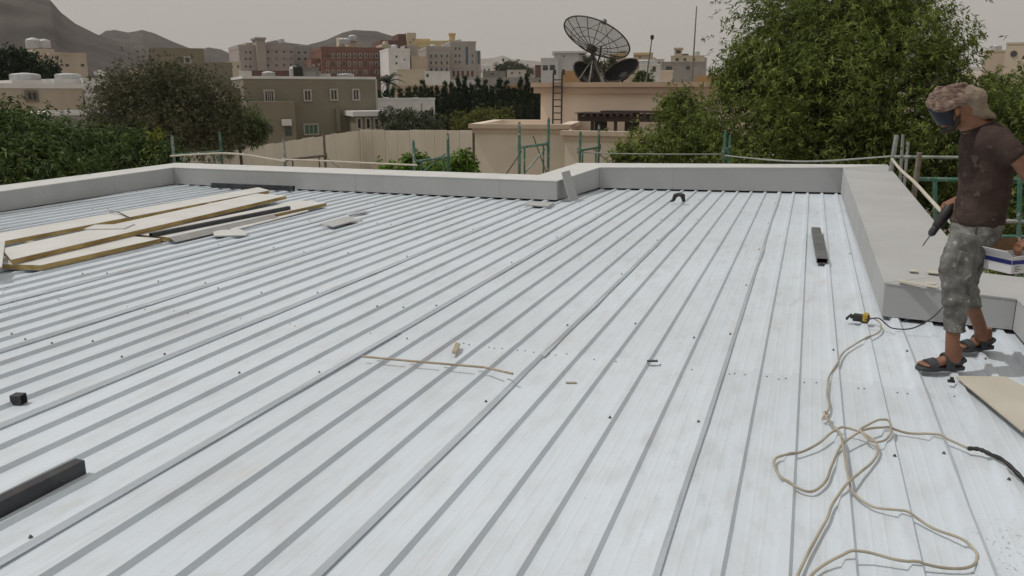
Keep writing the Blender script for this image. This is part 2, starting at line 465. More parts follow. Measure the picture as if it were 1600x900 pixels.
PITCHR = 0.2212
PW = PITCHR * 5
LAP0 = -0.41
def panel_profile(x_from=None, z0=0.0):
    pr = []
    def rib(c, base, top, h, last=False):
        if last:
            pr.extend([(c - base, 0), (c - top, h), (c + top, h), (c + base * 1.12, 0.010)])
        else:
            pr.extend([(c - base, 0), (c - top, h), (c + top, h), (c + base, 0)])
    for k in range(5):
        rib(k * PITCHR, 0.029, 0.0165, 0.024)
        for g in (0.085, 0.137):
            c = k * PITCHR + g
            pr.extend([(c - 0.009, 0), (c - 0.003, 0.0010), (c + 0.003, 0.0010), (c + 0.009, 0)])
    rib(5 * PITCHR, 0.034, 0.019, 0.0285, True)
    if x_from is not None:
        pr = [p for p in pr if p[0] >= x_from]
    pr.append((5 * PITCHR - 0.02, -0.05)); pr.append((pr[0][0] + 0.03, -0.05))
    return [(x, z + z0) for x, z in pr]

def roof_panel(X0, y0, y1, seed, lift=0.0, x_from=None):
    pr = panel_profile(x_from)
    n = len(pr)
    ny = max(3, int((y1 - y0) / 0.45))
    rings = []
    for j in range(ny + 1):
        y = y0 + (y1 - y0) * j / ny
        ring = []
        for i, (x, z) in enumerate(pr):
            dx = dz = 0
            if z >= 0:
                dz = 0.0016 * noise.noise(Vector((X0 + x * .8, y * .6, seed)))
            if 5 * PITCHR - 0.05 < x and z > -0.01:                   # the lapped edge wanders
                w_ = noise.noise(Vector((seed * 3.1, y * .55, 1.7)))
                w2 = noise.noise(Vector((seed * 1.7, y * 1.3, 9.1)))
                dx = 0.006 * w_
                if i == n - 3:
                    dx += 0.010 * w2; dz += 0.010 * max(0, w_ + w2 * .6)
                else:
                    dz += 0.004 * max(0, w_)
            ring.append((X0 + x + dx, y, z + dz + lift))
        rings.append(ring)
    o = MB().loft(rings).build('roof_panel', M_roof, bld, BO, fix=True)
    # screws with washers on the ribs, and the row of small stitching screws where the sheets meet end to end
    sb = MB(); rr = random.Random(seed * 31 + int(y0 * 10))
    def screw(x, y, z, r_):
        hs_ = .004 if r_ < .006 else .009
        sb.lathe([(r_, 0), (r_, .0022), (r_ * .6, .003), (r_ * .55, hs_), (r_ * .3, hs_ + .0006)], 7, Matrix.Translation((x, y, z)))
    rows = [-1.2, 0.4, 2.05, 3.86, 4.58, 5.52, 7.2, 8.95, 10.7, 12.6, 14.1]
    for yy in rows:
        if not (y0 + .1 < yy < y1 - .5): continue
        for k in range(1, 6):
            if x_from is not None and k * PITCHR < x_from: continue
            if k == 5 or rr.random() < (.28 if yy in (3.86, 4.58, 5.52) else .06):
                screw(X0 + k * PITCHR + rr.uniform(-.006, .006), yy + rr.uniform(-.12, .12), (.0285 if k == 5 else .024) + lift + .001, .0085)
    if lift > 0:
        for k in range(5):
            for g in (0.06, 0.11, 0.16):
                if rr.random() < .5:
                    screw(X0 + k * PITCHR + g + rr.uniform(-.02, .02), 4.83 + rr.uniform(-.03, .02), lift + .0012, .0048)
    if sb.v:
        s_ = sb.build('roof_screws', M_screw, o, (0, 0, 0))
        s_.location = (0, 0, 0)
        me = s_.data
        me.transform(Matrix.Translation((-BO[0], -BO[1], -BO[2])))
        s_['kind'] = 'stuff'
    return o

def far_edge(x):
    """how far back a sheet starting at x runs, until under the parapet"""
    if x < -3.7: return 12.3
    t = (x + 3.34) / (0.54 + 3.34)
    return 13.75 + .67 * min(max(t, 0), 1) + .35
for k in range(-10, 2):
    X0 = LAP0 + PW * k
    xf = 0.45 if k == -10 else None
    roof_panel(X0, -3.1, 4.90, k + 20, lift=0.0025, x_from=xf)
    if k == 1: roof_panel(X0, 4.72, 6.62, k + 40, x_from=None)
    else: roof_panel(X0, 4.72, far_edge(X0 + (.0 if k != -3 else PW)), k + 40, x_from=xf)

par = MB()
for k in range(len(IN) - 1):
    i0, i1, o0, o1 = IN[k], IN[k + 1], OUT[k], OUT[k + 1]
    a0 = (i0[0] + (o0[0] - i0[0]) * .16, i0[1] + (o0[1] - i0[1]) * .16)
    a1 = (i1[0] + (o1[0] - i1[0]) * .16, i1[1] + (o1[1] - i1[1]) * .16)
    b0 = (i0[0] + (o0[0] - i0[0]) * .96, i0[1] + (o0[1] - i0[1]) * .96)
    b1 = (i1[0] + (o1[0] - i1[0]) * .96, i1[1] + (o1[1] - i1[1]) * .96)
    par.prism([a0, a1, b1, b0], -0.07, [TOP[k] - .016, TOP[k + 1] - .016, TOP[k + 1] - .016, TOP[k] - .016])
parapet = par.build('parapet', M_gap_shade, bld, BO)
def lerp2(a_, b, t): return (a_[0] + (b[0] - a_[0]) * t, a_[1] + (b[1] - a_[1]) * t)
def cladding(pts, zb, zt, m_=None):
    o = MB().prism(pts, zb, zt).build('cladding_panel', m_ or M_board, parapet, BO)
    return bevel(o, 0.002, 1)
splits = {0: [0, .22, .44, .66, .88, 1], 1: [0, .62, 1], 2: [0, .22, .515, .585, .87, 1], 3: [0, 1], 4: [0, .315, 1], 5: [0, .27, .54, .8, 1], 6: [0, 1], 7: [0, .25, .5, .75, 1]}
for k, sp in splits.items():
    i0, i1, o0, o1 = IN[k], IN[k + 1], OUT[k], OUT[k + 1]
    L_ = math.dist(i0, i1)
    n = Vector((o0[0] - i0[0] + o1[0] - i1[0], o0[1] - i0[1] + o1[1] - i1[1]))
    tdir = Vector((i1[0] - i0[0], i1[1] - i0[1])).normalized()
    nn = Vector((-tdir.y, tdir.x));  nn = nn if nn.dot(n) > 0 else -nn
    for a_, b in zip(sp[:-1], sp[1:]):
        g = .0008 / L_
        a1, b1 = a_ + g, b - g
        p0, p1 = lerp2(i0, i1, a1), lerp2(i0, i1, b1)
        q0, q1 = lerp2(o0, o1, a1), lerp2(o0, o1, b1)
        za, zb_ = TOP[k] + (TOP[k + 1] - TOP[k]) * a1, TOP[k] + (TOP[k + 1] - TOP[k]) * b1
        j = rng.uniform(-.0018, .0018)
        p0, p1 = (p0[0] + nn.x * j, p0[1] + nn.y * j), (p1[0] + nn.x * j, p1[1] + nn.y * j)
        th = .014
        zbm = 0.032
        cladding([p0, p1, (p1[0] + nn.x * th, p1[1] + nn.y * th), (p0[0] + nn.x * th, p0[1] + nn.y * th)], zbm, [za - .0145, zb_ - .0145, zb_ - .0145, za - .0145])
        e = -.004
        cladding([(p0[0] + nn.x * e, p0[1] + nn.y * e), (p1[0] + nn.x * e, p1[1] + nn.y * e), q1, q0], [za - .014, zb_ - .014, zb_ - .014, za - .014], [za, zb_, zb_, za], M_board_white if k < 5 else M_board)  # tops of the left and far runs painted whiter for grazing-angle brightness
        cladding([(q0[0] - nn.x * th, q0[1] - nn.y * th), (q1[0] - nn.x * th, q1[1] - nn.y * th), q1, q0], -.2, [za - .0145, zb_ - .0145, zb_ - .0145, za - .0145])

# ------------------------------------------------------------------ loose building material on the roof
RZ = 0.0300                                                            # top of the ribs
def slab(name, label, cat, pix, z, th, material, group=None, bev=0.002):
    """a loose flat piece whose corners lie at the surveyed spots, z = underside"""
    P = [at(x, y, z + th) for x, y in pix]
    c = sum(P, Vector()) / len(P)
    o = MB().prism([(p.x, p.y) for p in P], z, z + th).build(name, material, None, (c.x, c.y, z))
    o.location = (c.x, c.y, z)
    if bev: bevel(o, bev, 1)
    return tag(o, label, cat, group)
def sandwich_panel(label, quad, z, th=0.05):
    """insulated roof panel offcut: two painted skins round a foam core"""
    c = Vector((sum(p[0] for p in quad) / 4, sum(p[1] for p in quad) / 4, z))
    t = thing('insulated_panel', label, 'panel', c, group='insulated panel offcuts piled on the roof')
    def inset(k): return [(c.x + (p[0] - c.x) * (1 - k / 3), c.y + (p[1] - c.y) * (1 - k * 1.0)) for p in quad]
    # ragged foam edge: subdivide the outline
    Q = inset(.004); poly = []
    for i in range(4):
        a_, b = Q[i], Q[(i + 1) % 4]
        m = max(2, int(math.dist(a_, b) / .05))
        for j in range(m):
            p = lerp2(a_, b, j / m)
            poly.append((p[0] + rng.uniform(-.004, .004), p[1] + rng.uniform(-.004, .004)))
    MB().prism(poly, z + .002, z + th - .003).build('foam_core', M_foam, t, c)
    for a_, b in ((z, z + .002), (z + th - .003, z + th)):
        MB().prism(quad, a_, b).build('skin_sheet', M_skinpanel, t, c)
    return t
sandwich_panel('long white insulated panel nearest the parapet, at the back of the pile', [(-8.05, 5.3), (-8.20, 11.2), (-8.64, 11.5), (-8.58, 5.3)], RZ)
sandwich_panel('long white insulated panel lying uppermost across the pile, thick yellow foam edge', [(-6.86, 5.42), (-7.27, 10.33), (-7.86, 10.40), (-7.44, 5.80)], RZ + .054)
sandwich_panel('short white insulated panel low at the near end of the pile', [(-6.62, 5.52), (-6.61, 7.03), (-7.18, 7.03), (-7.22, 5.40)], RZ)
sandwich_panel('insulated panel offcut low at the far end of the pile, beside dark tube', [(-6.58, 7.12), (-6.50, 10.2), (-7.02, 10.3), (-7.08, 7.15)], RZ)
def rect_tube(name, label, p0, p1, w, h, wall, material, z, cat='steel tube'):
    """hollow rectangular section lying on the roof"""
    p0, p1 = Vector((*p0, z)), Vector((*p1, z))
    d = (p1 - p0); L_ = d.length
    ang = math.atan2(d.y, d.x)
    m = MB()
    def ringpts(x, hw, a_, b): return [(x, -hw, a_), (x, hw, a_), (x, hw, b), (x, -hw, b)]
    o4 = ringpts(0, w / 2, 0, h) + ringpts(L_, w / 2, 0, h) + ringpts(0, w / 2 - wall, wall, h - wall) + ringpts(L_, w / 2 - wall, wall, h - wall)
    fs = []
    for k in range(4):
        k2 = (k + 1) % 4
        fs += [(k, k2, 4 + k2, 4 + k), (8 + k2, 8 + k, 12 + k, 12 + k2), (k2, k, 8 + k, 8 + k2), (4 + k, 4 + k2, 12 + k2, 12 + k)]
    m.add(o4, fs)
    o = m.build(name, material, fix=True)
    o.location = p0; o.rotation_euler = (0, 0, ang)
    bevel(o, .003, 1)
    return tag(o, label, cat)
rect_tube('steel_tube', 'slim dark steel tube lying along the pile of insulated panels', (-6.76, 7.05), (-6.60, 9.42), .05, .045, .003, M_darksteel, RZ + .052)
gq = [(-6.575, 7.12, RZ + .05), (-6.515, 8.95, RZ + .05), (-6.43, 8.95, RZ), (-6.49, 7.12, RZ)]
gm = MB().add([Vector(p) for p in gq] + [Vector(p) + Vector((-.003, 0, -.003)) for p in gq], [(0, 1, 2, 3), (7, 6, 5, 4), (0, 4, 5, 1), (1, 5, 6, 2), (2, 6, 7, 3), (3, 7, 4, 0)])
go = gm.build('flashing_sheet', M_greysheet, None, (-6.5, 8.0, RZ), fix=True); go.location = (-6.5, 8.0, RZ)
tag(go, 'narrow grey metal flashing leaning on the front edge of the panel pile', 'metal sheet')
slab('trim_strip', 'long thin white trim strip in front of the panel pile', 'trim strip', [(360, 357), (479, 327), (482, 329), (363, 360)], RZ, .012, M_board_white)
slab('board_offcut', 'small pale board offcut lying on top of the uppermost panel', 'board', [(131, 357.5), (148, 351), (211, 349.5), (194, 356.5)], RZ + .105, .012, M_board_white, 'pale board offcuts')
slab('board_offcut', 'pale plank end across the near end of the panel pile, at the left edge', 'board', [(-16, 377), (8, 376), (3, 416), (-22, 419)], RZ + .105, .014, M_board_white, 'pale board offcuts')
slab('board_offcut', 'white board offcut on the ribs just in front of the panel pile', 'board', [(333, 360), (375, 358), (388, 363), (384, 366.5), (334, 368)], RZ, .016, M_board_white, 'pale board offcuts')
slab('board_offcut', 'grey board offcut alone on the ribs right of the panel pile', 'board', [(500, 349), (521, 353.5), (548, 346), (567, 344), (541, 338)], RZ + .006, .014, M_board, 'pale board offcuts')
slab('board_offcut', 'thin strip offcut beyond the panel pile on the ribs', 'board', [(541, 334), (572, 329), (575, 330.5), (545, 336)], RZ, .008, M_board, 'pale board offcuts')
slab('board_offcut', 'grey board offcut lying at the parapet corner below the leaning board', 'board', [(817, 319), (829, 314.5), (866, 316), (857, 321.5)], RZ, .02, M_board, 'pale board offcuts')
rect_tube('steel_tube', 'dark steel tube lying against the long parapet behind the panel pile', (-9.62, 11.55), (-8.02, 11.62), .06, .085, .003, M_darksteel, RZ)
for yy in (6.4, 9.6):
    o = MB().box((-.26, -.04, 0), (.26, .04, .053)).build('timber_batten', M_wood)
    o.location = (-7.55 - (yy - 6.4) * .09, yy, RZ)
    tag(o, 'short timber batten under the uppermost panel' + (', near end' if yy < 8 else ', far end'), 'batten')
sp = [at(x, y, z) for x, y, z in ((172, 331, .098), (182, 331, .11), (190, 334, .10), (198, 338, .094), (207, 341, .094))]
o = MB().tube(smooth_path(sp, 4), .012, 6, flat=.4).build('strap', M_black, None, sp[0]); o.location = sp[0]
tag(o, 'short black strap lying over the back panel of the pile', 'strap')
# board leaning on the parapet corner
lb = [at(893, 314, RZ), at(911.5, 311.5, RZ)]
lt = [lb[0] + Vector((-.03, .12, .43)), lb[1] + Vector((-.10, .12, .43))]
lt = [Vector((-3.50, lb[0].y + .02, .45)), Vector((-3.47, lb[1].y + .10, .455))]
lb = [Vector((-3.36, lb[0].y, RZ)), Vector((-3.30, lb[1].y, RZ))]
q = [lb[0], lb[1], lt[1], lt[0]]
off = Vector((.012, -.004, .004))
o = MB().add([p + Vector((0, 0, 0)) for p in q] + [p + off for p in q], [(3, 2, 1, 0), (4, 5, 6, 7), (0, 1, 5, 4), (1, 2, 6, 5), (2, 3, 7, 6), (3, 0, 4, 7)]).build('leaning_board', M_board, None, lb[0], fix=True)
o.location = lb[0]
tag(o, 'grey board standing on end against the inner corner of the parapet', 'board')
p = at(1274, 411, RZ), at(1266, 361, RZ)
rect_tube('steel_tube', 'grey rectangular steel tube lying alone near the right-hand parapet', ((p[0].x + .06), p[0].y), ((p[1].x + .06), p[1].y), .10, .05, .004, M_greysteel, RZ)
e = at(140, 748, .003)
rect_tube('steel_tube', 'black steel box section in the lower left corner of the roof', (e.x - .04, e.y), (e.x - .075, e.y - 1.7), .055, .085, .003, M_darksteel, .0045)
e = at(23, 634, .003)
rect_tube('steel_block', 'short black cube of steel tube near the left edge of the roof', (e.x - .03, e.y + .02), (e.x + .03, e.y + .035), .055, .055, .004, M_darksteel, .0045, 'tube offcut')
# bent stick and scraps
st = [at(566, 557, .044), at(640, 564, .046), at(700, 569, .05), at(757, 574, .055), at(776, 578, .075), at(801, 584, .085)]
o = MB().tube([st[0], st[1], st[2], st[3], st[3] + (st[4] - st[3]) * .3, st[5]], .0075, 6).build('bent_stick', M_wood, None, st[0]); o.location = st[0]
tag(o, 'thin cracked wooden stick lying across the ribs mid-roof', 'stick')
slab('wood_scrap', 'small wooden chip beside the cracked stick mid-roof', 'wood chip', [(706, 549), (712, 534), (719, 536), (713, 551)], RZ, .014, M_wood, 'wood scraps')
slab('wood_scrap', 'tiny pale splinter on the sheet right of the cracked stick', 'wood chip', [(884, 596), (901, 596), (901, 598), (884, 598)], .0045, .006, M_wood, 'wood scraps')
slab('wood_scrap', 'thin dark splinter lying near the line of small screws', 'wood chip', [(1011, 562), (1028, 562), (1028, 564.5), (1011, 564.5)], RZ, .006, M_darksteel, 'wood scraps')
# black clamp near the back parapet
pc = at(1060, 316, RZ)
cl = thing('spring_clamp', 'black spring clamp standing open near the far parapet', 'clamp', pc)
m = MB()
m.tube([Vector((-.085, 0, .012)), Vector((-.05, 0, .10)), Vector((.0, .0, .115))], [.020, .036, .030], 8)
m.tube([Vector((.085, -.02, .012)), Vector((.06, 0, .10)), Vector((.0, .0, .125))], [.022, .038, .030], 8)
m.build('jaw', M_black, cl, smooth=True)
MB().tube([Vector((.0, -.03, .118)), Vector((0, .03, .118))], .022, 10).build('pivot', M_darksteel, cl)
MB().tube([Vector((-.12, .01, .008)), Vector((-.07, 0, .02)), Vector((-.05, 0, .05))], .014, 6).build('handle', M_black, cl)
# pieces on the right
slab('board_sheet', 'beige board lying tilted on the ribs at the right edge', 'board', [(1494, 587), (1572, 588), (1702, 660), (1598, 672)], RZ + .012, .014, M_plywood)
pc = at(1486, 597, RZ)
cp = thing('plastic_clip', 'tiny black plastic clip beside the beige board', 'clip', pc)
MB().box((-.018, -.012, 0), (.018, .012, .012)).build('base', M_black, cp)
MB().box((-.008, -.02, .0121), (.010, .006, .030)).build('tab', M_black, cp)
for lab, px in (('longest thin strip offcut on the near end of the right parapet', [(1404, 436), (1466, 447), (1466, 449), (1404, 438.5)]), ('short strip offcut on the right parapet behind the long strip', [(1421, 420), (1434, 421), (1434, 424), (1421, 423)]),
                ('strip offcut beside the worker on the right parapet, farthest back', [(1450, 422), (1471, 424), (1470, 427), (1449, 425)]), ('strip offcut between the long strip and the worker on the right parapet', [(1446, 440), (1464, 441), (1463, 444), (1446, 443)])):
    slab('strip_offcut', lab, 'strip', px, .300, .010, M_plywood, 'strip offcuts on the parapet')

# extension lead: socket block by the parapet, pale flex coiled over the ribs
ps = at(1345, 502, RZ)
sk = thing('extension_socket', 'black and yellow extension lead socket by the near end of the parapet', 'socket', ps, R(-12))
bevel(MB().box((-.055, -.03, 0), (.055, .03, .05)).build('housing', M_black, sk), .008)
bevel(MB().box((.012, -.032, .008), (.048, .034, .062)).build('yellow_insert', M_yellow, sk), .006)
m = MB()
for dx, dy, dz in ((-.1, .0, .0), (-.095, -.03, .0), (-.07, .03, .01)):
    m.tube([Vector((-.05, dy * .4, .03)), Vector((-.075, dy * .8, .035)), Vector((dx, dy, .006))], .008, 6)
m.build('clip_prong', M_black, sk)
def zc(x, y): return Vector((1100 + x * .4444, 500 + y * .4444, 0))
def drape(p, r_=.006):
    """rest height of a flex at p: over the rib tops, sagging onto the sheet between them"""
    dx = (p.x - LAP0) % PITCHR; dx = min(dx, PITCHR - dx)
    return r_ + .004 + .0245 * math.exp(-(dx / .050) ** 2)
def cable_pts(lst, n=8):
    raw = []
    for q_ in lst:
        p_ = zc(q_[0], q_[1]); raw.append(at(p_.x, p_.y, .03) + Vector((0, 0, (q_[2] - .042) if len(q_) > 2 else 0)))
    out = smooth_path(raw, n)
    for i, p_ in enumerate(out):
        ex = max(0, p_.z - .03) * 1.6
        p_.z = max(drape(p_), .25 * drape(p_) + .75 * .029) + ex + .001 * noise.noise(p_ * 9)
        p_.x += .002 * noise.noise(p_ * 7); p_.y += .002 * noise.noise(p_ * 7 + Vector((5, 5, 5)))
    return out
c1 = [(575, -2, .05), (600, 8, .06), (622, 22, .05), (610, 45), (545, 75), (492, 110), (468, 155), (438, 205), (434, 262), (440, 305), (425, 338, .05), (418, 348, .045), (434, 352, .055), (438, 340, .05), (422, 338, .06), (440, 366, .05), (462, 395, .055), (480, 430, .06), (495, 500, .05), (505, 560, .055), (525, 605), (590, 650), (700, 682, .05), (800, 725), (900, 775, .05), (948, 808), (960, 842), (930, 866), (850, 868), (700, 855, .05), (560, 837, .06), (470, 842, .05), (400, 872), (355, 930), (330, 1010)]
c2 = [(930, 457, .05), (880, 435, .05), (800, 410, .052), (720, 394), (650, 388, .05), (590, 396, .06), (540, 418, .065), (480, 455, .05), (452, 505), (430, 560), (385, 597), (330, 588), (272, 552), (248, 510), (258, 480), (330, 466), (400, 440, .05), (450, 406, .055), (500, 398, .06), (560, 415, .06), (604, 440, .05), (611, 465), (590, 497), (545, 545, .05), (500, 595, .055), (455, 640), (430, 700), (385, 780), (345, 860), (318, 930), (300, 1010)]
c3 = [(560, 402, .07), (610, 384, .075), (648, 384, .065), (655, 410, .05), (630, 432, .05), (585, 436, .055), (548, 415, .07), (560, 402, .07)]
ct = thing('extension_cable', 'loosely coiled cream extension cable on the right of the roof', 'cable', at(1320, 700, RZ))
ctl = at(1320, 700, RZ)
MB().tube(cable_pts(c1), .0056, 7).build('flex', M_cable, ct, ctl, smooth=True)
MB().tube(cable_pts(c2), .0060, 7).build('flex', M_cable, ct, ctl, smooth=True)
MB().tube(cable_pts(c3), .0056, 7).build('flex', M_cable, ct, ctl, smooth=True)
MB().tube(cable_pts([(1160, 590), (1120, 556), (1070, 520, .05), (1000, 477, .05), (965, 462, .052), (925, 456, .05)]), [.0082 + .003 * abs(math.sin(i * .7)) for i in range(41)], 7).build('taped_joint', M_black, ct, ctl, smooth=True)
dl = [at(1352, 500, .07), at(1372, 497, .10), at(1384, 506, .06), at(1395, 513, .05), at(1420, 514, .05), at(1440, 507, .09), at(1462, 492, .2), at(1482, 470, .38)]
o = MB().tube(smooth_path(dl, 5), .0045, 6).build('drill_cord', M_black, None, dl[0], smooth=True); o.location = dl[0]
tag(o, 'thin dark cord running from the socket up behind the worker\'s leg', 'cord')

# ------------------------------------------------------------------ scaffolding round the building
def scaffold_frame(label, p_near, p_far, ztop_near, ztop_far, zl, mats, diag=()):
    """welded walk-through frame: two posts, top ledger, two short inner verticals, standing on the ground"""
    a_, b = Vector((*p_near, GZ)), Vector((*p_far, GZ))
    t = thing('scaffold_bay', label, 'scaffold', a_, group='scaffold frames outside the parapet')
    for p_, zt, m_ in ((a_, ztop_near, mats[0]), (b, ztop_far, mats[1])):
        lean = Vector((rng.uniform(-.02, .02), rng.uniform(-.02, .02), 0))
        MB().tube([Vector((p_.x, p_.y, GZ)), Vector((p_.x, p_.y, zt)) + lean], .026, 10).build('post', m_, t, a_, smooth=False)
        MB().tube([Vector((p_.x, p_.y, zt)) + lean, Vector((p_.x, p_.y, zt + .035)) + lean], .019, 8).build('coupling_pin', M_greysteel, t, a_)
        MB().box((p_.x - .07, p_.y - .07, GZ), (p_.x + .07, p_.y + .07, GZ + .012)).build('base_plate', M_greysteel, t, a_)
    for k in range(3):
        z = zl - 1.7 * k
        if z < GZ + .3: break
        e0, e1 = Vector((a_.x, a_.y, z)), Vector((b.x, b.y, z))
        MB().tube([e0, e1], .024, 8).build('ledger', mats[2], t, a_)
        if k < 2:
            for f in (.17, .83):
                q_ = e0.lerp(e1, f)
                MB().tube([q_, q_ - Vector((0, 0, 1.25))], .016, 7).build('inner_upright', mats[2], t, a_)
            MB().tube([e0.lerp(e1, .02) - Vector((0, 0, 1.25)), e0.lerp(e1, .98) - Vector((0, 0, 1.25))], .016, 7).build('lower_rail', mats[2], t, a_)
        for f in (0, 1):
            q_ = e0.lerp(e1, f)
            MB().tube([q_ - Vector((0, 0, .05)), q_ + Vector((0, 0, .05))], .033, 8).build('weld_collar', mats[f], t, a_)
    return t
G_, P_, B_ = M_green, M_pale_pipe, M_brown_pipe
scaffold_frame('pale scaffold frame at the left corner of the parapet, beside the trees', (-11.47, 12.75), (-11.27, 13.9), .80, .80, .45, (P_, G_, G_))
scaffold_frame('weathered scaffold frame with pale near post and brown far post', (-8.95, 12.75), (-8.83, 13.9), .79, .87, .43, (P_, B_, B_))
scaffold_frame('green scaffold frame in front of the low leafy bush', (-6.34, 12.75), (-6.22, 13.9), .80, .86, .47, (G_, G_, G_))
scaffold_frame('taller green scaffold frame in front of the stone wall, left of the parapet step', (-4.60, 13.2), (-4.45, 14.35), 1.11, 1.15, .72, (G_, G_, G_))
scaffold_frame('green scaffold frame right behind the parapet step, below the pergola', (-3.98, 14.75), (-3.88, 15.9), .90, .98, .58, (G_, G_, G_))
scaffold_frame('green scaffold frame half lost in the tree behind the far parapet', (-1.46, 15.4), (-1.42, 16.3), .93, .80, .60, (G_, G_, G_))
def brace(name, label, pts, r_, m_, cat='scaffold brace', group='scaffold braces'):
    o = MB().tube(pts, r_, 8).build(name, m_, None, pts[0]); o.location = pts[0]
    return tag(o, label, cat, group)
brace('scaffold_brace', 'brown diagonal brace left of the taller green frame', [atY(786, 279, 13.1), atY(815, 236, 13.25)], .014, B_)
brace('scaffold_brace', 'pale diagonal brace crossing inside the taller green frame', [atY(806, 286, 13.1), atY(852, 232, 14.3)], .016, P_)
brace('scaffold_brace', 'thin brown brace leaning behind the taller green frame', [atY(856, 276, 14.6), atY(833, 212, 14.3)], .011, B_)
brace('scaffold_brace', 'dark diagonal brace running right from the frame below the pergola', [atY(926, 232, 15.85), atY(963, 262, 15.6)], .014, B_)
brace('scaffold_brace', 'dark diagonal brace right of the frame with the brown post', [atY(510, 246, 13.9), atY(545, 274, 13.4)], .013, B_)
brace('scaffold_brace', 'dark diagonal brace right of the leftmost frame', [atY(346, 245, 13.9), atY(376, 266, 13.4)], .013, B_)
brace('scaffold_brace', 'green diagonal brace inside the frame by the leafy bush', [atY(652, 276, 12.8), atY(696, 240, 13.8)], .013, G_)
o = MB().tube(smooth_path([atY(266, 244, 12.7), atY(310, 241, 12.68), atY(350, 239.5, 12.68), atY(385, 242, 12.68), atY(420, 248, 12.7), atY(446, 252, 12.7)], 5), .017, 8).build('guard_pipe', M_cream_pipe, None, atY(266, 244, 12.7)); o.location = atY(266, 244, 12.7)
tag(o, 'bowed cream guard pipe between the two leftmost scaffold frames', 'pipe', 'guard pipes')
o = MB().tube(smooth_path([atY(440, 249, 12.71), atY(500, 251, 12.70), atY(560, 254, 12.70), atY(652, 258, 12.72)], 5), .015, 8).build('guard_pipe', M_cream_pipe, None, atY(440, 249, 12.71)); o.location = atY(440, 249, 12.71)
tag(o, 'straight cream guard pipe from the brown-posted frame to the bush frame', 'pipe', 'guard pipes')
def rope(label, pts, r_=.011):
    o = MB().tube(smooth_path(pts, 6), r_, 7).build('guard_rope', M_rope, None, pts[0], smooth=True); o.location = pts[0]
    tag(o, label, 'rope', 'guard ropes')
rope('taut grey guard rope from the pergola frame to the tree frame', [atY(900, 238, 14.75), atY(960, 240, 14.9), atY(1040, 241, 15.1), atY(1131, 241, 15.4)])
rope('sagging pale guard rope from the tree frame to the right corner posts', [atY(1131, 243, 15.4), atY(1180, 248, 15.0), atY(1240, 252, 14.6), atY(1300, 251, 14.3), atY(1396, 244, 13.9)], .014)
# right-hand side of the building
def post(label, px0, px1, Y, r_, m_, group='scaffold posts at the right corner'):
    top = atY(px0[0], px0[1], Y); low = atY(px1[0], px1[1], Y)
    d = (low - top); foot = top + d * ((GZ - top.z) / d.z)
    t = thing('scaffold_post', label, 'scaffold post', foot, group=group)
    MB().tube([foot, top], r_, 10).build('pole', m_, t, foot)
    MB().box((foot.x - .07, foot.y - .07, GZ), (foot.x + .07, foot.y + .07, GZ + .012)).build('base_plate', M_greysteel, t, foot)
post('leaning pale scaffold post at the far right corner of the parapet', (1401, 211), (1389, 285), 14.2, .035, P_)
post('thin pale scaffold post just right of the leaning one', (1411, 210), (1406, 290), 14.8, .024, P_)
post('weathered scaffold post third from the corner on the right', (1419, 222), (1412, 300), 14.5, .022, P_)
post('brown scaffold post halfway between the corner posts and the worker', (1437, 238), (1427, 312), 12.2, .036, B_)
post('green scaffold post behind the worker, below the lower rail', (1461, 281), (1461, 320), 12.9, .03, G_)
post('green scaffold post at the right edge behind the carton', (1594, 262), (1592, 345), 12.4, .03, G_)
def rail(label, pts, r_, m_, name='scaffold_rail'):
    o = MB().tube(pts, r_, 9).build(name, m_, None, pts[0]); o.location = pts[0]
    tag(o, label, 'scaffold rail', 'scaffold rails behind the worker')
rail('upper pale green scaffold rail behind the worker', [atY(1396, 245, 14.15), atY(1500, 246, 14.1), atY(1660, 247, 14.0)], .024, P_)
rail('middle green scaffold rail behind the worker', [atY(1432, 280, 12.25), atY(1500, 281, 12.4), atY(1680, 282, 12.6)], .03, G_)
rail('lower pale scaffold rail behind the worker at the right edge', [atY(1520, 344, 12.4), atY(1680, 349, 12.4)], .03, P_)
rail('second low green scaffold rail behind the carton', [atY(1520, 369, 12.7), atY(1680, 371, 12.7)], .026, G_)
gp = [atY(1394, 249, 14.1), atY(1408, 266, 12.8), atY(1428, 284, 11.4), atY(1452, 310, 10.2), atY(1486, 347, 9.0), atY(1530, 392, 8.0)]
o = MB().tube(smooth_path(gp, 5), .020, 9).build('guard_pipe', M_cream_pipe, None, gp[0]); o.location = gp[0]
tag(o, 'cream guard pipe sloping down along the right parapet towards the worker', 'pipe', 'guard pipes')
slabp = [(1.35, 6.2), (3.2, 6.2), (3.2, 6.45), (1.35, 6.45)]

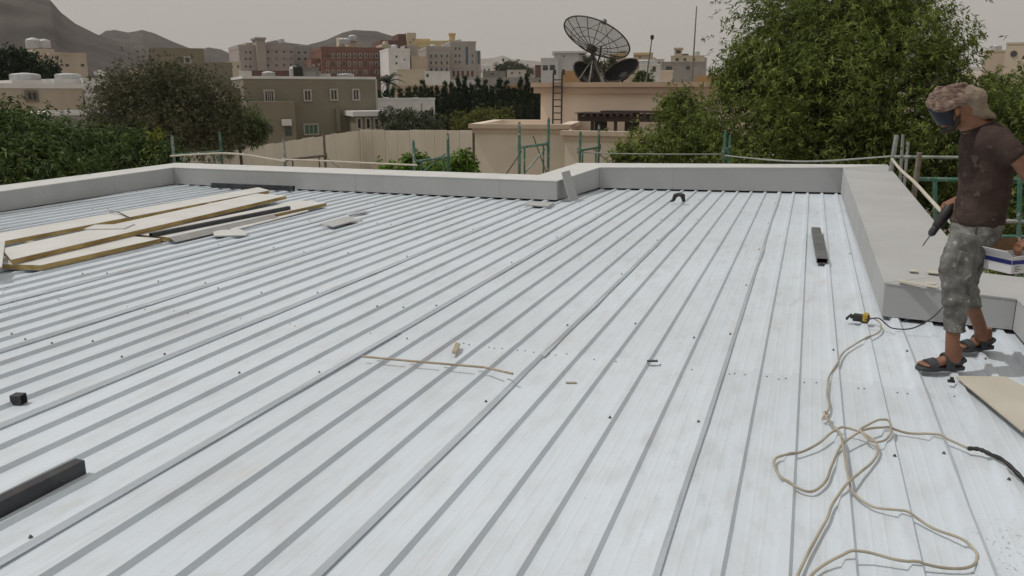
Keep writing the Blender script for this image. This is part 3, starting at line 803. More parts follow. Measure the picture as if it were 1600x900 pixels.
# ------------------------------------------------------------------ houses and town
UNIT = MB().box((-.5, 0, -.5), (.5, 1, .5))
_unit = {}
def unit(m_):
    if m_.name not in _unit:
        me = UNIT.mesh('unit_block'); me.materials.append(m_); _unit[m_.name] = me
    return _unit[m_.name]
class Bld:
    """a building whose front stands between two surveyed bearings at given distances"""
    def __init__(s, name, label, x0, D0, x1, D1, ytop, thick, m_, cat='house', group=None, roofm=None, lip=.25, zb=None):
        lim = abs(x1 - x0) / F * D0 * .16                              # fronts stand nearly square to us
        D1 = D0 + max(-lim, min(lim, D1 - D0))
        P0, P1 = atD(x0, HY, D0), atD(x1, HY, D1)
        s.a = Vector((P0.x, P0.y)); s.b = Vector((P1.x, P1.y))
        s.u = (s.b - s.a).normalized(); s.w = (s.b - s.a).length
        s.n = Vector((-s.u.y, s.u.x))                                   # away from us
        if s.n.dot(s.a) < 0: s.n = -s.n
        c = (s.a + s.b) / 2
        s.zb = (ground_z(c.x, c.y) - .6) if zb is None else zb
        s.o = Vector((c.x, c.y, s.zb))
        s.rz = math.atan2(s.u.y, s.u.x)
        s.t = thing(name, label, cat, s.o, s.rz, group)
        s.m = m_
        s.top = s.loc((x0 + x1) / 2, ytop)[1]
        s.thick = thick
        MB().box((-s.w / 2, 0, 0), (s.w / 2, thick, s.top)).build('wall', m_, s.t)
        if lip:
            rl = MB()
            rl.box((-s.w / 2 - .06, -.06, s.top), (s.w / 2 + .06, .25, s.top + lip)); rl.box((-s.w / 2 - .06, thick - .25, s.top), (s.w / 2 + .06, thick + .06, s.top + lip))
            rl.box((-s.w / 2 - .06, .25, s.top), (-s.w / 2 + .25, thick - .25, s.top + lip)); rl.box((s.w / 2 - .25, .25, s.top), (s.w / 2 + .06, thick - .25, s.top + lip))
            rl.build('roof_parapet', roofm or m_, s.t)
    def loc(s, px, py, dy=0.0):
        """pixel bearing -> (x, z) on the front plane moved dy back"""
        d = ray(px, py)
        nx, ny = s.n.x, s.n.y
        q = s.a + s.n * dy
        t = (q.x * nx + q.y * ny) / (d[0] * nx + d[1] * ny)
        P = C0 + d * t
        c = (s.a + s.b) / 2
        return ((P[0] - c.x) * s.u.x + (P[1] - c.y) * s.u.y, P[2] - s.zb)
    def block(s, x0, x1, ytop, ybot=None, dy=0.0, thick=3.0, m_=None, name='wing', zmin=None):
        a_, zt = s.loc(x0, ytop, dy); b, _ = s.loc(x1, ytop, dy)
        zb = s.loc(x0, ybot, dy)[1] if ybot is not None else (0 if zmin is None else zmin)
        o = MB().box((a_, 0, 0), (b, thick, zt - zb)).build(name, m_ or s.m, s.t)
        o.location = (0, dy, zb)
        return o
    def win(s, px, py, w, h, m_=None, frame=None, dy=0.0, bars=0, name='window'):
        """window pane set in the wall, with a projecting frame and optional bars; sizes in px at its distance"""
        x0, z1 = s.loc(px - w / 2, py - h / 2, dy); x1, z0 = s.loc(px + w / 2, py + h / 2, dy)
        o = link(name, unit(m_ or M_glass), None, s.t)
        o.scale = (x1 - x0, .06, z1 - z0); o.location = ((x0 + x1) / 2, dy - .04, (z0 + z1) / 2)
        if frame is not None:
            t_ = .14; m = MB(); W, H = (x1 - x0), (z1 - z0)
            m.box((-W / 2 - t_, -.1, -H / 2 - t_), (W / 2 + t_, .02, -H / 2)); m.box((-W / 2 - t_, -.1, H / 2), (W / 2 + t_, .02, H / 2 + t_))
            m.box((-W / 2 - t_, -.1, -H / 2), (-W / 2, .02, H / 2)); m.box((W / 2, -.1, -H / 2), (W / 2 + t_, .02, H / 2))
            for k in range(bars):
                xx = -W / 2 + W * (k + 1) / (bars + 1)
                m.box((xx - .035, -.085, -H / 2), (xx + .035, -.045, H / 2))
            f = m.build('window_frame', frame, s.t)
            f.location = ((x0 + x1) / 2, dy - .02, (z0 + z1) / 2)
        return o
    def grid(s, xs, ys, w, h, m_=None, dy=0.0, skip=0.0, frame=None):
        for y in ys:
            for x in xs:
                if rng.random() >= skip: s.win(x, y, w, h, m_, frame, dy)
    def band(s, y, hpx, m_, dy=0.0, name='string_course', x0=None, x1=None):
        z = s.loc(CX, y, dy)[1]; h = abs(s.loc(CX, y - hpx, dy)[1] - z)
        xa = -s.w / 2 - .05 if x0 is None else s.loc(x0, y, dy)[0]
        xb = s.w / 2 + .05 if x1 is None else s.loc(x1, y, dy)[0]
        MB().box((xa, dy - .12, z), (xb, dy + .05, z + h)).build(name, m_, s.t)
def tank(label, px, py, D, r_, h, m_=M_tank, lying=False, group='rooftop water tanks', zbase=None):
    """ribbed domed water tank standing on a roof; py = its foot"""
    p = atD(px, py, D)
    t = thing('water_tank', label, 'water tank', p, group=group)
    prof = [(r_ * .98, 0), (r_, .05 * h), (r_ * .97, .22 * h), (r_, .26 * h), (r_ * .97, .46 * h), (r_, .5 * h), (r_ * .97, .68 * h), (r_, .72 * h), (r_ * .86, .86 * h), (r_ * .5, .95 * h), (r_ * .3, .97 * h)]
    MB().lathe(prof, 18).build('shell', m_, t, smooth=True)
    MB().lathe([(r_ * .3, .96 * h), (r_ * .3, 1.02 * h), (r_ * .1, 1.04 * h)], 12).build('lid', m_, t)
    return t

# -- peach house with satellite dishes
ph = Bld('peach_house', 'peach rendered house with brown cornice, roof ladder and flat roof behind the stone wall', 845, 53, 1190, 50, 146, 9, M_peach, lip=0)
xa, zt = ph.loc(845, 146)
MB().box((-ph.w / 2 - .35, -.4, ph.top), (ph.w / 2 + .35, ph.thick + .35, ph.top + .38)).build('cornice', M_peachtrim, ph.t)
MB().box((-ph.w / 2 - .5, -.55, ph.top + .38), (ph.w / 2 + .5, ph.thick + .5, ph.top + .66)).build('cornice_top', M_peachtrim, ph.t)
PHROOF = ph.zb + ph.top + .66
lo = Bld('stone_annex', 'pale stone single-storey annex with peach coping beside the corrugated fence', 741, 47.5, 886, 46.5, 208, 7.2, M_stone, lip=0)
MB().box((-lo.w / 2 - .12, -.15, lo.top), (lo.w / 2 + .12, .3, lo.top + .26)).build('coping', M_stonetrim, lo.t)
MB().box((-lo.w / 2 - .3, -.32, lo.top + .26), (lo.w / 2 + .3, .35, lo.top + .5)).build('coping', M_stonetrim, lo.t)
MB().box((-lo.w / 2 - .3, .35, lo.top + .26), (-lo.w / 2 + .35, 7.2, lo.top + .5)).build('coping', M_peach, lo.t)
MB().box((lo.w / 2 - .35, .35, lo.top + .26), (lo.w / 2 + .3, 7.2, lo.top + .5)).build('coping', M_peach, lo.t)
MB().box((-lo.w / 2 + .35, 6.6, lo.top + .1), (lo.w / 2 - .35, 7.2, lo.top + .5)).build('coping', M_peach, lo.t)
lo2 = Bld('terrace_wall', 'stone terrace wall with double coping in front of the dark pergola', 884, 45.6, 1170, 44, 222, 4.2, M_stone, lip=0)
MB().box((-lo2.w / 2 - .1, -.15, lo2.top), (lo2.w / 2 + .1, .3, lo2.top + .28)).build('coping', M_stonetrim, lo2.t)
MB().box((-lo2.w / 2 - .2, -.32, lo2.top + .28), (lo2.w / 2 + .2, .4, lo2.top + .52)).build('coping', M_stonetrim, lo2.t)
# ladder on the peach wall
lx = [ph.loc(868, 128, -.25), ph.loc(881.5, 128, -.25)]; lz0 = ph.loc(874, 194, -.25)[1]
lroot = ph.t.matrix_basis
def ph_world(x, y, z): return Matrix.Translation(ph.o) @ Matrix.Rotation(ph.rz, 4, 'Z') @ Vector((x, y, z))
base = ph_world((lx[0][0] + lx[1][0]) / 2, -.75, lz0)
lad = thing('roof_ladder', 'black iron ladder fixed to the peach house wall up to its roof', 'ladder', base, ph.rz)
hh = ph.top + .66 + .75 - lz0; ww = (lx[1][0] - lx[0][0]) / 2
for s_ in (-1, 1):
    MB().tube([Vector((s_ * ww, 0, 0)), Vector((s_ * ww, 0, hh - .2)), Vector((s_ * ww, .12, hh)), Vector((s_ * ww, .4, hh - .02)), Vector((s_ * ww, .42, hh - .3))], .055, 8).build('stile', M_blackiron, lad)
for k in range(7):
    z = .3 + k * (hh - .9) / 6
    MB().tube([Vector((-ww, 0, z)), Vector((ww, 0, z))], .035, 6).build('rung', M_blackiron, lad)
# pergola on the terrace
p0, p1 = atD(903, 192, 47.2), atD(1045, 192, 46.2)
pd = (p1 - p0); pw = math.hypot(pd.x, pd.y); prz = math.atan2(pd.y, pd.x)
pz = lo2.zb + lo2.top - .6
pg = thing('pergola', 'dark brown timber pergola on the terrace of the peach house', 'pergola', (p0.x, p0.y, pz), prz)
zr = atD(960, 190, 46.7).z - pz
MB().box((0, -.1, zr), (pw, .12, zr + .28)).build('beam', M_brownwood, pg)
MB().box((0, 1.4, zr + .02), (pw, 1.6, zr + .29)).build('beam', M_brownwood, pg)
for k in range(14):
    x = .15 + k * (pw - .3) / 13
    MB().box((x - .06, -.55, zr + .295), (x + .06, 1.9, zr + .42)).build('rafter', M_brownwood, pg)
MB().box((-.1, -.4, zr + .425), (pw * .62, 1.8, zr + .48)).build('roof_board', M_brownwood, pg)
MB().box((pw * .25, .0, zr + .485), (pw, 1.8, zr + .58)).build('roof_board', M_brownwood, pg)
for xx, wd in ((.42, .16), (.90, .16), (.16, .16)):
    MB().box((xx * pw - wd / 2, 0, 0), (xx * pw + wd / 2, .18, zr)).build('post', M_brownwood, pg)
MB().box((.16 * pw, .6, 0), (.30 * pw, .68, zr)).build('screen_panel', M_brownwood, pg)
MB().box((.50 * pw, .6, 0), (.66 * pw, .68, zr)).build('screen_panel', M_brownwood, pg)

# satellite dishes on the peach roof
def mesh_dish_material():
    m = bpy.data.materials.new('perforated_mesh'); m.use_nodes = True
    N, L = m.node_tree.nodes, m.node_tree.links
    b = N['Principled BSDF']; b.inputs['Base Color'].default_value = (.05, .048, .045, 1); b.inputs['Roughness'].default_value = .6; b.inputs['Metallic'].default_value = .2
    nz = N.new('ShaderNodeTexNoise'); nz.inputs['Scale'].default_value = 3
    tc = N.new('ShaderNodeTexCoord'); L.new(tc.outputs['Object'], nz.inputs['Vector'])
    mr = N.new('ShaderNodeMapRange'); mr.inputs['To Min'].default_value = .42; mr.inputs['To Max'].default_value = .58
    L.new(nz.outputs['Fac'], mr.inputs['Value'])
    tr = N.new('ShaderNodeBsdfTransparent'); ms = N.new('ShaderNodeMixShader')
    L.new(mr.outputs['Result'], ms.inputs[0]); L.new(tr.outputs['BSDF'], ms.inputs[1]); L.new(b.outputs['BSDF'], ms.inputs[2])
    L.new(ms.outputs['Shader'], N['Material Output'].inputs['Surface'])
    return m
M_mesh = mesh_dish_material()
def dish(label, foot, hub, axis, dia, meshm, feed=True, nrib=16, group='satellite dishes on the peach roof', foot_r=.9):
    t = thing('satellite_dish', label, 'satellite dish', foot, group=group)
    axis = axis.normalized()
    Q = axis.to_track_quat('Z', 'Y').to_matrix().to_4x4()
    T = Matrix.Translation(hub - foot) @ Q
    rr_ = dia / 2; fl = .40 * dia
    def pz_(r_): return r_ * r_ / (4 * fl)
    prof = [(r_, pz_(r_)) for r_ in np.linspace(.12, rr_, 9)]
    MB().lathe(prof, 48, T, close=False).build('reflector', meshm, t, smooth=True)
    rim = [T @ Vector((rr_ * math.cos(a_), rr_ * math.sin(a_), pz_(rr_))) for a_ in np.linspace(0, 2 * math.pi, 49)]
    MB().tube(rim, .05, 6, cap=False).build('rim', M_blackiron, t)
    if nrib:
        for k in range(nrib):
            a_ = 2 * math.pi * k / nrib
            MB().tube([T @ Vector((r_ * math.cos(a_), r_ * math.sin(a_), pz_(r_) - .02)) for r_ in np.linspace(.1, rr_, 8)], .026, 5).build('rib', M_blackiron, t)
        for fr in (.45, .72):
            MB().tube([T @ Vector((rr_ * fr * math.cos(a_), rr_ * fr * math.sin(a_), pz_(rr_ * fr) - .02)) for a_ in np.linspace(0, 2 * math.pi, 41)], .02, 5, cap=False).build('ring', M_blackiron, t)
    MB().lathe([(.0, -.25), (.32, -.22), (.34, .02), (.0, .04)], 14, T, close=False).build('hub', M_blackiron, t)
    if feed:
        ft = T @ Vector((0, 0, fl * 1.08))
        for k in range(3):
            a_ = 2 * math.pi * k / 3 + .4
            MB().tube([T @ Vector((rr_ * .75 * math.cos(a_), rr_ * .75 * math.sin(a_), pz_(rr_ * .75))), ft], .016, 5).build('feed_strut', M_blackiron, t)
        MB().lathe([(.05, -.2), (.17, -.15), (.17, .05), (.06, .15)], 12, Matrix.Translation(ft) @ Q).build('feed_horn', M_greysteel, t)
    return t
def dish_stand(t, foot, top, spread, n=6, h=.95):
    MB().tube([Vector((0, 0, .3)), Vector((0, 0, (top - foot).z + .05))], .085, 10).build('mast', M_blackiron, t)
    for k in range(n):
        a_ = 2 * math.pi * k / n + .3
        MB().tube([Vector((spread * math.cos(a_), spread * math.sin(a_), 0)), Vector((0, 0, (top - foot).z * h))], .03, 6).build('stand_leg', M_pale_pipe if k % 2 else M_brown_pipe, t)
foot = atD(925.5, 131, 55.5); foot.z = PHROOF
hub = atD(925.5, 74, 55.5)
ax_img = Vector(rt) * .40 - Vector((0, 0, -1)) * .82 + Vector(fh) * .34
d1 = dish('large mesh satellite dish tilted up on a legged mast on the peach roof', foot, hub, ax_img, 4.6, M_mesh)
dish_stand(d1, foot, hub + (foot - hub) * .32, 1.15, 7, 1.0)
MB().tube([Vector((0, 0, (hub - foot).z * .62)), hub - foot], .13, 10).build('mount', M_blackiron, d1)
MB().tube([Vector((.3, .1, (hub - foot).z * .55)), Vector((.42, .2, (hub - foot).z * .8)), (hub - foot) + Vector((.55, .2, .1))], .06, 8).build('actuator', M_blackiron, d1)
f2 = atD(917, 131, 58.5); f2.z = PHROOF
h2 = atD(913, 122, 58.8)
d2 = dish('dark satellite dish lying low behind the big dish mast', f2, h2, Vector(rt) * .50 - Vector(fh) * .55 + Vector((0, 0, .62)), 2.3, M_deepblack, False, 0)
MB().tube([Vector((0, 0, 0)), h2 - f2], .07, 8).build('mast', M_blackiron, d2)
f3 = atD(972, 131, 54.8); f3.z = PHROOF
h3 = atD(974, 117, 55.2)
d3 = dish('dark satellite dish lying on its edge right of the big dish', f3, h3, Vector(rt) * -.42 - Vector(fh) * .38 + Vector((0, 0, .72)), 2.35, M_deepblack, False, 0)
MB().tube([Vector((0, 0, 0)), h3 - f3], .07, 8).build('mast', M_blackiron, d3)
for lab, x0, y0, x1, y1, D, knob in (('short leaning rooftop antenna mast with a knob on its tip', 1009, 131, 1019, 58, 57, True), ('tall thin antenna mast behind the peach house roof', 1081, 131, 1088.5, 10, 58, False)):
    b0 = atD(x0, y0, D); b0.z = PHROOF; b1 = atD(x1, y1, D)
    t = thing('antenna_mast', lab, 'antenna', b0, group='antenna masts')
    MB().tube([Vector((0, 0, 0)), (b1 - b0) * .5, b1 - b0], [.06, .05, .035], 8).build('pole', M_brown_pipe, t)
    MB().box((-.15, -.15, 0), (.15, .15, .05)).build('base_plate', M_greysteel, t)
    if knob: MB().lathe([(.02, -.2), (.12, -.1), (.12, .1), (.02, .15)], 10, Matrix.Translation(b1 - b0)).build('tip', M_blackiron, t)

# -- corrugated sheet fence
FT = -1.2
fcorner = at(562, 203, FT)
fl_, fr_ = at(338, 238, FT), at(738, 203.5, FT)
fence = thing('corrugated_fence', 'beige corrugated metal sheet fence round the yard behind the scaffolding', 'fence', (fcorner.x, fcorner.y, GZ))
fo = (fcorner.x, fcorner.y, GZ)
def fence_run(p, q, n, seed):
    rr = random.Random(seed)
    d = Vector((q.x - p.x, q.y - p.y, 0)); L_ = d.length; d.normalize(); nrm = Vector((-d.y, d.x, 0))
    for k in range(n):
        a_ = k * L_ / n; b = (k + 1) * L_ / n - .015
        pts = []; m = 24
        for i in range(m + 1):
            f = i / m; ph_ = (f * 5) % 1
            dep = .026 if ph_ < .35 else (0 if .5 < ph_ < .85 else .013)
            c = Vector((p.x, p.y, 0)) + d * (a_ + (b - a_) * f) + nrm * dep
            pts.append(c)
        zt = FT + rr.uniform(-.03, .03)
        vs = [(c.x, c.y, GZ) for c in pts] + [(c.x, c.y, zt) for c in pts] + [(c.x + nrm.x * .006, c.y + nrm.y * .006, GZ) for c in pts] + [(c.x + nrm.x * .006, c.y + nrm.y * .006, zt) for c in pts]
        n1 = m + 1; fs = []
        for i in range(m):
            fs += [(i, i + 1, n1 + i + 1, n1 + i), (2 * n1 + i + 1, 2 * n1 + i, 3 * n1 + i, 3 * n1 + i + 1), (n1 + i, n1 + i + 1, 3 * n1 + i + 1, 3 * n1 + i)]
        MB().add(vs, fs).build('fence_sheet', M_fence, fence, fo, fix=True)
    for k in range(0, n + 1, 3):
        c = Vector((p.x, p.y, 0)) + d * (k * L_ / n) + nrm * .14
        MB().box((c.x - .04, c.y - .04, GZ), (c.x + .04, c.y + .04, FT - .05)).build('fence_post', M_brown_pipe, fence, fo)
fence_run(fl_ + (fl_ - fcorner) * .3, fcorner, 28, 1)
fence_run(fcorner, fr_, 9, 2)

# -- olive villa
ov = Bld('olive_villa', 'olive green two-storey villa with white roof edge and barred windows behind the fence', 381, 74, 587, 77, 123.5, 11, M_olive, lip=.22, roofm=M_white)
ov.block(232, 318, 74, dy=13, thick=9, name='upper_block')
ov.block(318, 362, 97, dy=12.5, thick=8, name='upper_block')
ov.block(340, 381.5, 138, dy=3, thick=8, name='side_wing')
ov.block(384, 460, 159, dy=-2.2, thick=2.3, name='front_wing')
ov.block(572.5, 589, 124, dy=.6, thick=10.2, m_=M_white, name='side_wall')
for x, y, w, h, b in ((420.5, 150, 13, 15, 3), (480.5, 149, 9, 14, 1), (521.5, 148, 9, 14, 1), (556, 148, 8, 14, 1)):
    ov.win(x, y, w, h, M_glass, M_frame, 0, b)
ov.win(293, 93.5, 7, 6.5, M_glass, M_frame, 13)
ov.win(353, 156, 4, 9, M_glass, M_frame, 3)
ov.win(486, 202, 20, 13, M_greenglass, M_frame, 0, 2)
ov.win(415, 202, 22, 12, M_glass, None, -2.2)
ov.win(450.5, 205, 11, 14, M_glass, None, -2.2, name='door')
MB().box((0, 0, 0), (.75, .6, .5)).build('air_conditioner', M_white, ov.t).location = (ov.loc(440, 196, -2.2)[0], -2.8, ov.loc(440, 196, -2.2)[1])
# porch
ov.block(551, 606, 174, 182, dy=-3.6, thick=3.6, m_=M_white, name='porch_roof')
ov.block(555, 601, 182, dy=-3.1, thick=3.0, name='porch')
for x in (561, 575, 588, 598): ov.win(x, 193, 5, 14, M_glass, M_frame, -3.1)
ov.block(525, 531, 170, 205, dy=-.5, thick=.5, name='buttress')
for lab, x, y, r_, h in (('low white water tank at the left end of the olive villa roof', 420, 121, .6, .55), ('white water tank on the olive villa roof next to the black one', 458, 121, .32, 1.0), ('wide white tank towards the right of the olive villa roof', 540, 121, .8, .35)):
    tank(lab, x, y, 80, r_, h)
tank('black water tank in the middle of the olive villa roof', 465.5, 121, 80, .50, 1.15, M_black)
hutp = Bld('roof_hut', 'pale grey corrugated roof hut standing on the olive villa roof', 470, 82, 500, 82, 107, 2.5, M_concrete, cat='hut', lip=.1, zb=2.6)
hutp.win(485, 116, 18, 8, M_greysheet)
Bld('roof_wall', 'low white parapet wall at the back of the villa roof', 498, 84, 518, 84, 115, .4, M_white, cat='wall', lip=0, zb=2.6)
# -- houses at the left
lh = Bld('beige_house', 'stained beige house with white roof edge at the far left, tanks on top', -70, 60, 128, 62, 138, 9, M_beige, lip=.3, roofm=M_white)
lh.win(49.5, 150, 14, 11, M_glass, M_brown_pipe, 0, 1)
lh.block(129, 149, 122, dy=2, thick=6, m_=M_white, name='stair_block')
lh.block(18, 68, 125, 134, dy=2, thick=3.5, m_=M_white, name='tank_wall')
lh.block(84, 129, 123, 134, dy=2.5, thick=3.5, m_=M_white, name='tank_wall')
tank('white domed water tank on the left of the beige house roof', 40, 126, 65, .95, .5)
tank('white domed water tank on the right of the beige house roof', 107, 125, 65, .85, .45)
lw = Bld('flat_outbuilding', 'low grey outbuilding with pale flat roof edge in front of the beige house', 74, 46, 178, 49, 180, 5, M_concrete, cat='outbuilding', lip=.15, roofm=M_white)
hh_ = Bld('hillside_house', 'beige house on the slope at the left under the dark hill', 84, 165, 141, 170, 87, 12, M_beige, lip=.5)
hh_.block(56, 84, 76, dy=2, thick=9, m_=M_cream, name='stair_tower')
hh_.win(105, 102, 6, 4); hh_.win(129, 102, 6, 4); hh_.win(118, 102, 3, 3, M_frame); hh_.win(70, 90, 4, 4)
tank('white water tank on the hillside house, left one', 53, 76, 168, 1.2, 1.8); tank('white water tank on the hillside house, right one', 70, 75, 168, 1.0, 1.5)
# -- white low building right of the villa
wl_ = Bld('white_outbuilding', 'long low white building right of the olive villa', 584, 86, 679, 90, 156, 8, M_white, cat='outbuilding', lip=.2)
wl_.win(668, 180, 10, 14, M_glass); wl_.win(659, 168, 2, 14, M_concrete, name='pilaster')
# -- apartments of the town
pk = Bld('apartment_block', 'pinkish grey apartment block with a round-topped stair tower, far left of the town', 378, 225, 462, 235, 77, 18, M_pinkgrey, cat='apartment block', lip=1.0)
pk.block(400, 414, 60, dy=-1.5, thick=6, name='stair_tower'); pk.block(398, 416, 58, 61, dy=-2, thick=7, name='tower_cap')
pk.block(416, 458, 67, dy=3, thick=12, name='upper_storey'); pk.block(384, 400, 66.5, dy=5, thick=8, m_=M_cream, name='roof_room')
pk.grid((384, 391), (82, 92, 104), 3.2, 3.6); pk.grid((419, 432, 444, 455), (81, 91, 102), 3.2, 3.6); pk.grid((421, 434, 447), (112,), 3.2, 3.6, skip=.3); pk.band(97, 1, M_grey); pk.band(86.5, 1, M_grey)
sm = Bld('apartment_block', 'small pale grey apartment house squeezed between the pinkish and red-brown blocks', 461, 242, 492, 245, 76, 14, M_grey, cat='apartment block', lip=.8)
sm.grid((467, 477, 486), (82, 92), 4, 3); sm.block(470, 484, 70, dy=4, thick=6, m_=M_cream, name='roof_room')
rb = Bld('apartment_block', 'broad red-brown apartment block with rows of pale-framed windows', 505, 215, 601, 222, 79.5, 22, M_redbrown, cat='apartment block', lip=.9)
rb.block(486, 505.5, 91, dy=2, thick=14, name='lower_wing')
for y in (87, 100, 113):
    for x in (512, 520.5, 529, 537.5, 546, 554.5, 563, 571.5, 580, 588.5, 596):
        rb.win(x, y, 3.2, 5.5, M_glass, M_frame if rng.random() < .8 else None)
    rb.band(y + 5.5, .9, M_maroon)
for x, y in ((490, 102), (498, 101), (492, 113), (500, 113)): rb.win(x, y, 4, 4, M_frame, None, 2)
rb.block(527, 575, 72, dy=5, thick=10, m_=M_cream, name='roof_storey'); rb.block(529, 536, 58, dy=6, thick=4, m_=M_cream, name='stair_tower'); rb.block(545, 560, 64, dy=6, thick=6, m_=M_cream, name='roof_room')
rb.block(575, 590, 76, dy=6, thick=8, m_=M_cream, name='roof_room')
tank('white water tank pair member, left one on the red-brown block', 535, 69.5, 220, 1.0, 1.6); tank('white water tank on the red-brown block, right of the pair', 541, 69.5, 220, 1.0, 1.6)
tank('white water tank beside the roof room of the red-brown block', 551, 64, 222, 1.1, 1.5)
mr_ = Bld('apartment_block', 'tall maroon apartment block rising behind the white one', 598, 275, 637, 280, 66, 20, M_maroon, cat='apartment block', lip=.6)
mr_.block(622, 637, 53, dy=1, thick=12, name='upper_storey'); mr_.block(635.5, 650, 51, dy=-.5, thick=14, m_=M_cream, name='stair_tower')
mr_.win(641, 66, 2, 3, None, None, -.5); mr_.win(646, 62, 2, 3, None, None, -.5)
ct_ = Bld('apartment_block', 'slim cream apartment house with a narrow tower beside the red-brown block', 600, 226, 613, 227, 73, 10, M_cream, cat='apartment block', lip=.6)
ct_.block(601, 606, 64, dy=1, thick=4, name='stair_tower'); ct_.grid((603, 608), (80, 89, 98, 107), 2.4, 4)
wb = Bld('apartment_block', 'plain white apartment block with few windows in front of the maroon one', 609, 200, 642, 206, 79, 14, M_white, cat='apartment block', lip=.5)
wb.grid((619.5,), (88.5, 99), 3, 3.6, M_blueglass); wb.grid((632,), (93,), 2, 3, M_blueglass); wb.block(642.5, 668, 88, dy=1, thick=12, m_=M_stonetrim, name='side_wing')
wb.block(632, 652, 71, dy=3, thick=6, m_=M_pinkgrey, name='upper_storey'); wb.win(634.5, 75.5, 3.5, 6, None, None, 3)
yl = Bld('apartment_block', 'yellow apartment block with a crown-like roof tower', 648, 252, 722, 252, 68, 16, M_yellowp, cat='apartment block', lip=.8)
yl.block(650, 672, 60.5, dy=3, thick=8, name='roof_storey'); yl.block(699, 715, 63, dy=2, thick=7, name='roof_storey'); yl.block(702, 711, 53, dy=3, thick=5, name='stair_tower'); yl.block(701, 712, 51.5, 54, dy=2.5, thick=6, name='tower_cap')
yl.grid((665.5,), (85.5, 96, 104), 3, 2.6, M_frame); yl.grid((655, 660), (75, 88), 2, 3, skip=.2)
gf = Bld('apartment_block', 'warm grey apartment block with tall narrow windows in front of the yellow one', 667.5, 212, 704, 214, 78, 13, M_grey, cat='apartment block', lip=.8)
gf.grid((673.5, 681.5, 690, 698.5), (87.5,), 3, 4, None, 0, 0, M_frame); gf.grid((673.5, 681.5, 690, 698.5), (98,), 2.6, 5); gf.grid((674, 682, 690, 698), (108.5,), 3.2, 4.5); gf.band(92, .8, M_stonetrim); gf.band(104, .8, M_stonetrim); gf.band(78.5, .9, M_stonetrim)
gb = Bld('apartment_block', 'grey apartment block with vertical blue glass strip at the right end', 704.5, 218, 744, 220, 69, 16, M_grey, cat='apartment block', lip=.7)
gb.block(743.5, 751, 79, dy=1, thick=12, name='side_wing'); gb.win(729.5, 87, 4.2, 28, M_blueglass); gb.win(748, 90, 3, 20, M_blueglass, None, 1)
gb.grid((712, 718), (76, 87, 97), 2.4, 4); gb.grid((738,), (87, 97), 2, 4); gb.band(106, 1.6, M_stonetrim, name='canopy')
gb.grid((709, 716, 723, 731, 738), (115,), 4, 9, M_maroon); gb.band(66.5, 1.2, M_stonetrim, x0=728, x1=745)
# -- lower rows before the town
def low(label, x0, x1, ytop, D, m_, th=8, name='low_house', cat='house', wins=(), lip=.2, group=None, D1=None):
    b = Bld(name, label, x0, D, x1, D1 or D, ytop, th, m_, cat=cat, lip=lip, group=group)
    for x, y, w, h in wins: b.win(x, y, w, h)
    return b
low('cream low house with white wall before the grey apartments', 622, 664, 110, 160, M_cream, wins=((668, 118, 3, 4),))
low('white flat house right of the cream low house', 664, 704, 113, 155, M_white, wins=((668, 118, 4, 5),))
low('long white garden wall below the blue-glass block', 705, 751, 126.5, 135, M_tank, 3, 'garden_wall', 'wall')
low('salmon garden wall running behind the conifer row on the left', 614, 706, 133, 125, M_peachtrim, 1, 'garden_wall', 'wall', lip=0)
low('orange garden wall behind the conifers near the peach house', 785, 846, 133, 120, M_orange, 1, 'garden_wall', 'wall', lip=0)
low('grey roadside wall below the far sandy hill', 752, 846, 121, 170, M_concrete, 1, 'garden_wall', 'wall', lip=0, D1=150)
low('grey flat house beside the road below the sandy hill', 755, 790, 112, 230, M_concrete, wins=((770, 116, 3, 2.5),))
low('small pale house by the road right of the grey flat one', 792, 822, 110, 260, M_offwhite, wins=((800, 114, 3, 2.5), (812, 114, 3, 2.5)))
low('reddish narrow house left of the white villa', 836, 846, 103, 190, M_maroon)
low('small cream house left of the pinkish apartment block', 357, 379, 98, 150, M_cream, wins=((362, 104, 3, 4), (372, 104, 3, 4)))
low('low white house in front of the pinkish apartment block', 375, 395, 113, 130, M_white)
low('low maroon shopfront below the pinkish apartment block', 392, 470, 112, 175, M_maroon, wins=((410, 116, 4, 4), (430, 116, 4, 4)))
wv = Bld('white_villa', 'white villa with wide flat roof slab left of the satellite dish', 845, 150, 872, 150, 93, 10, M_tank, lip=.3)
wv.block(866, 905, 83, dy=1, thick=9, name='upper_storey'); wv.block(863, 918, 80, 83, dy=.2, thick=11, name='roof_slab')
wv.block(905, 926, 86, dy=2, thick=8, name='side_wing'); wv.win(852, 106, 8, 8); wv.win(863, 105.5, 8, 8); wv.win(881, 88, 2, 3, M_blueglass, None, 1); wv.win(914, 89, 5, 4, None, None, 2)
low('orange wall block in front of the white villa', 877, 917, 110.5, 118, M_orange, 3, 'garden_wall', 'wall', lip=0)
gy = low('brown grey block behind the dark dish', 946, 1001, 92, 185, M_stonetrim, 12, wins=((990, 100, 3, 4),))
gy.block(952, 978, 84, dy=3, thick=6, m_=M_yellowp, name='roof_storey'); gy.block(968, 979, 79, dy=4, thick=4, m_=M_cream, name='stair_tower')
gy2 = low('cream roofed block right of the dishes', 988, 1018, 83.5, 200, M_cream, 10, wins=((1000, 90, 3, 4),)); gy2.block(990, 1016, 82.5, 86, dy=-.6, thick=10, m_=M_yellowp, name='roof_band')
wt = low('white roof block with domed top right of the dark dish', 998, 1030, 102, 108, M_white, 5, wins=((1022, 108, 5, 8),)); tank('white domed tank on the white roof block', 1008, 102, 110, 1.3, .7)
cu = low('cream villa with a small square cupola on its roof', 1046, 1098, 88, 205, M_cream, 12, wins=((1058, 93, 5, 4), (1070, 93, 4, 4), (1084, 93, 4, 4)))
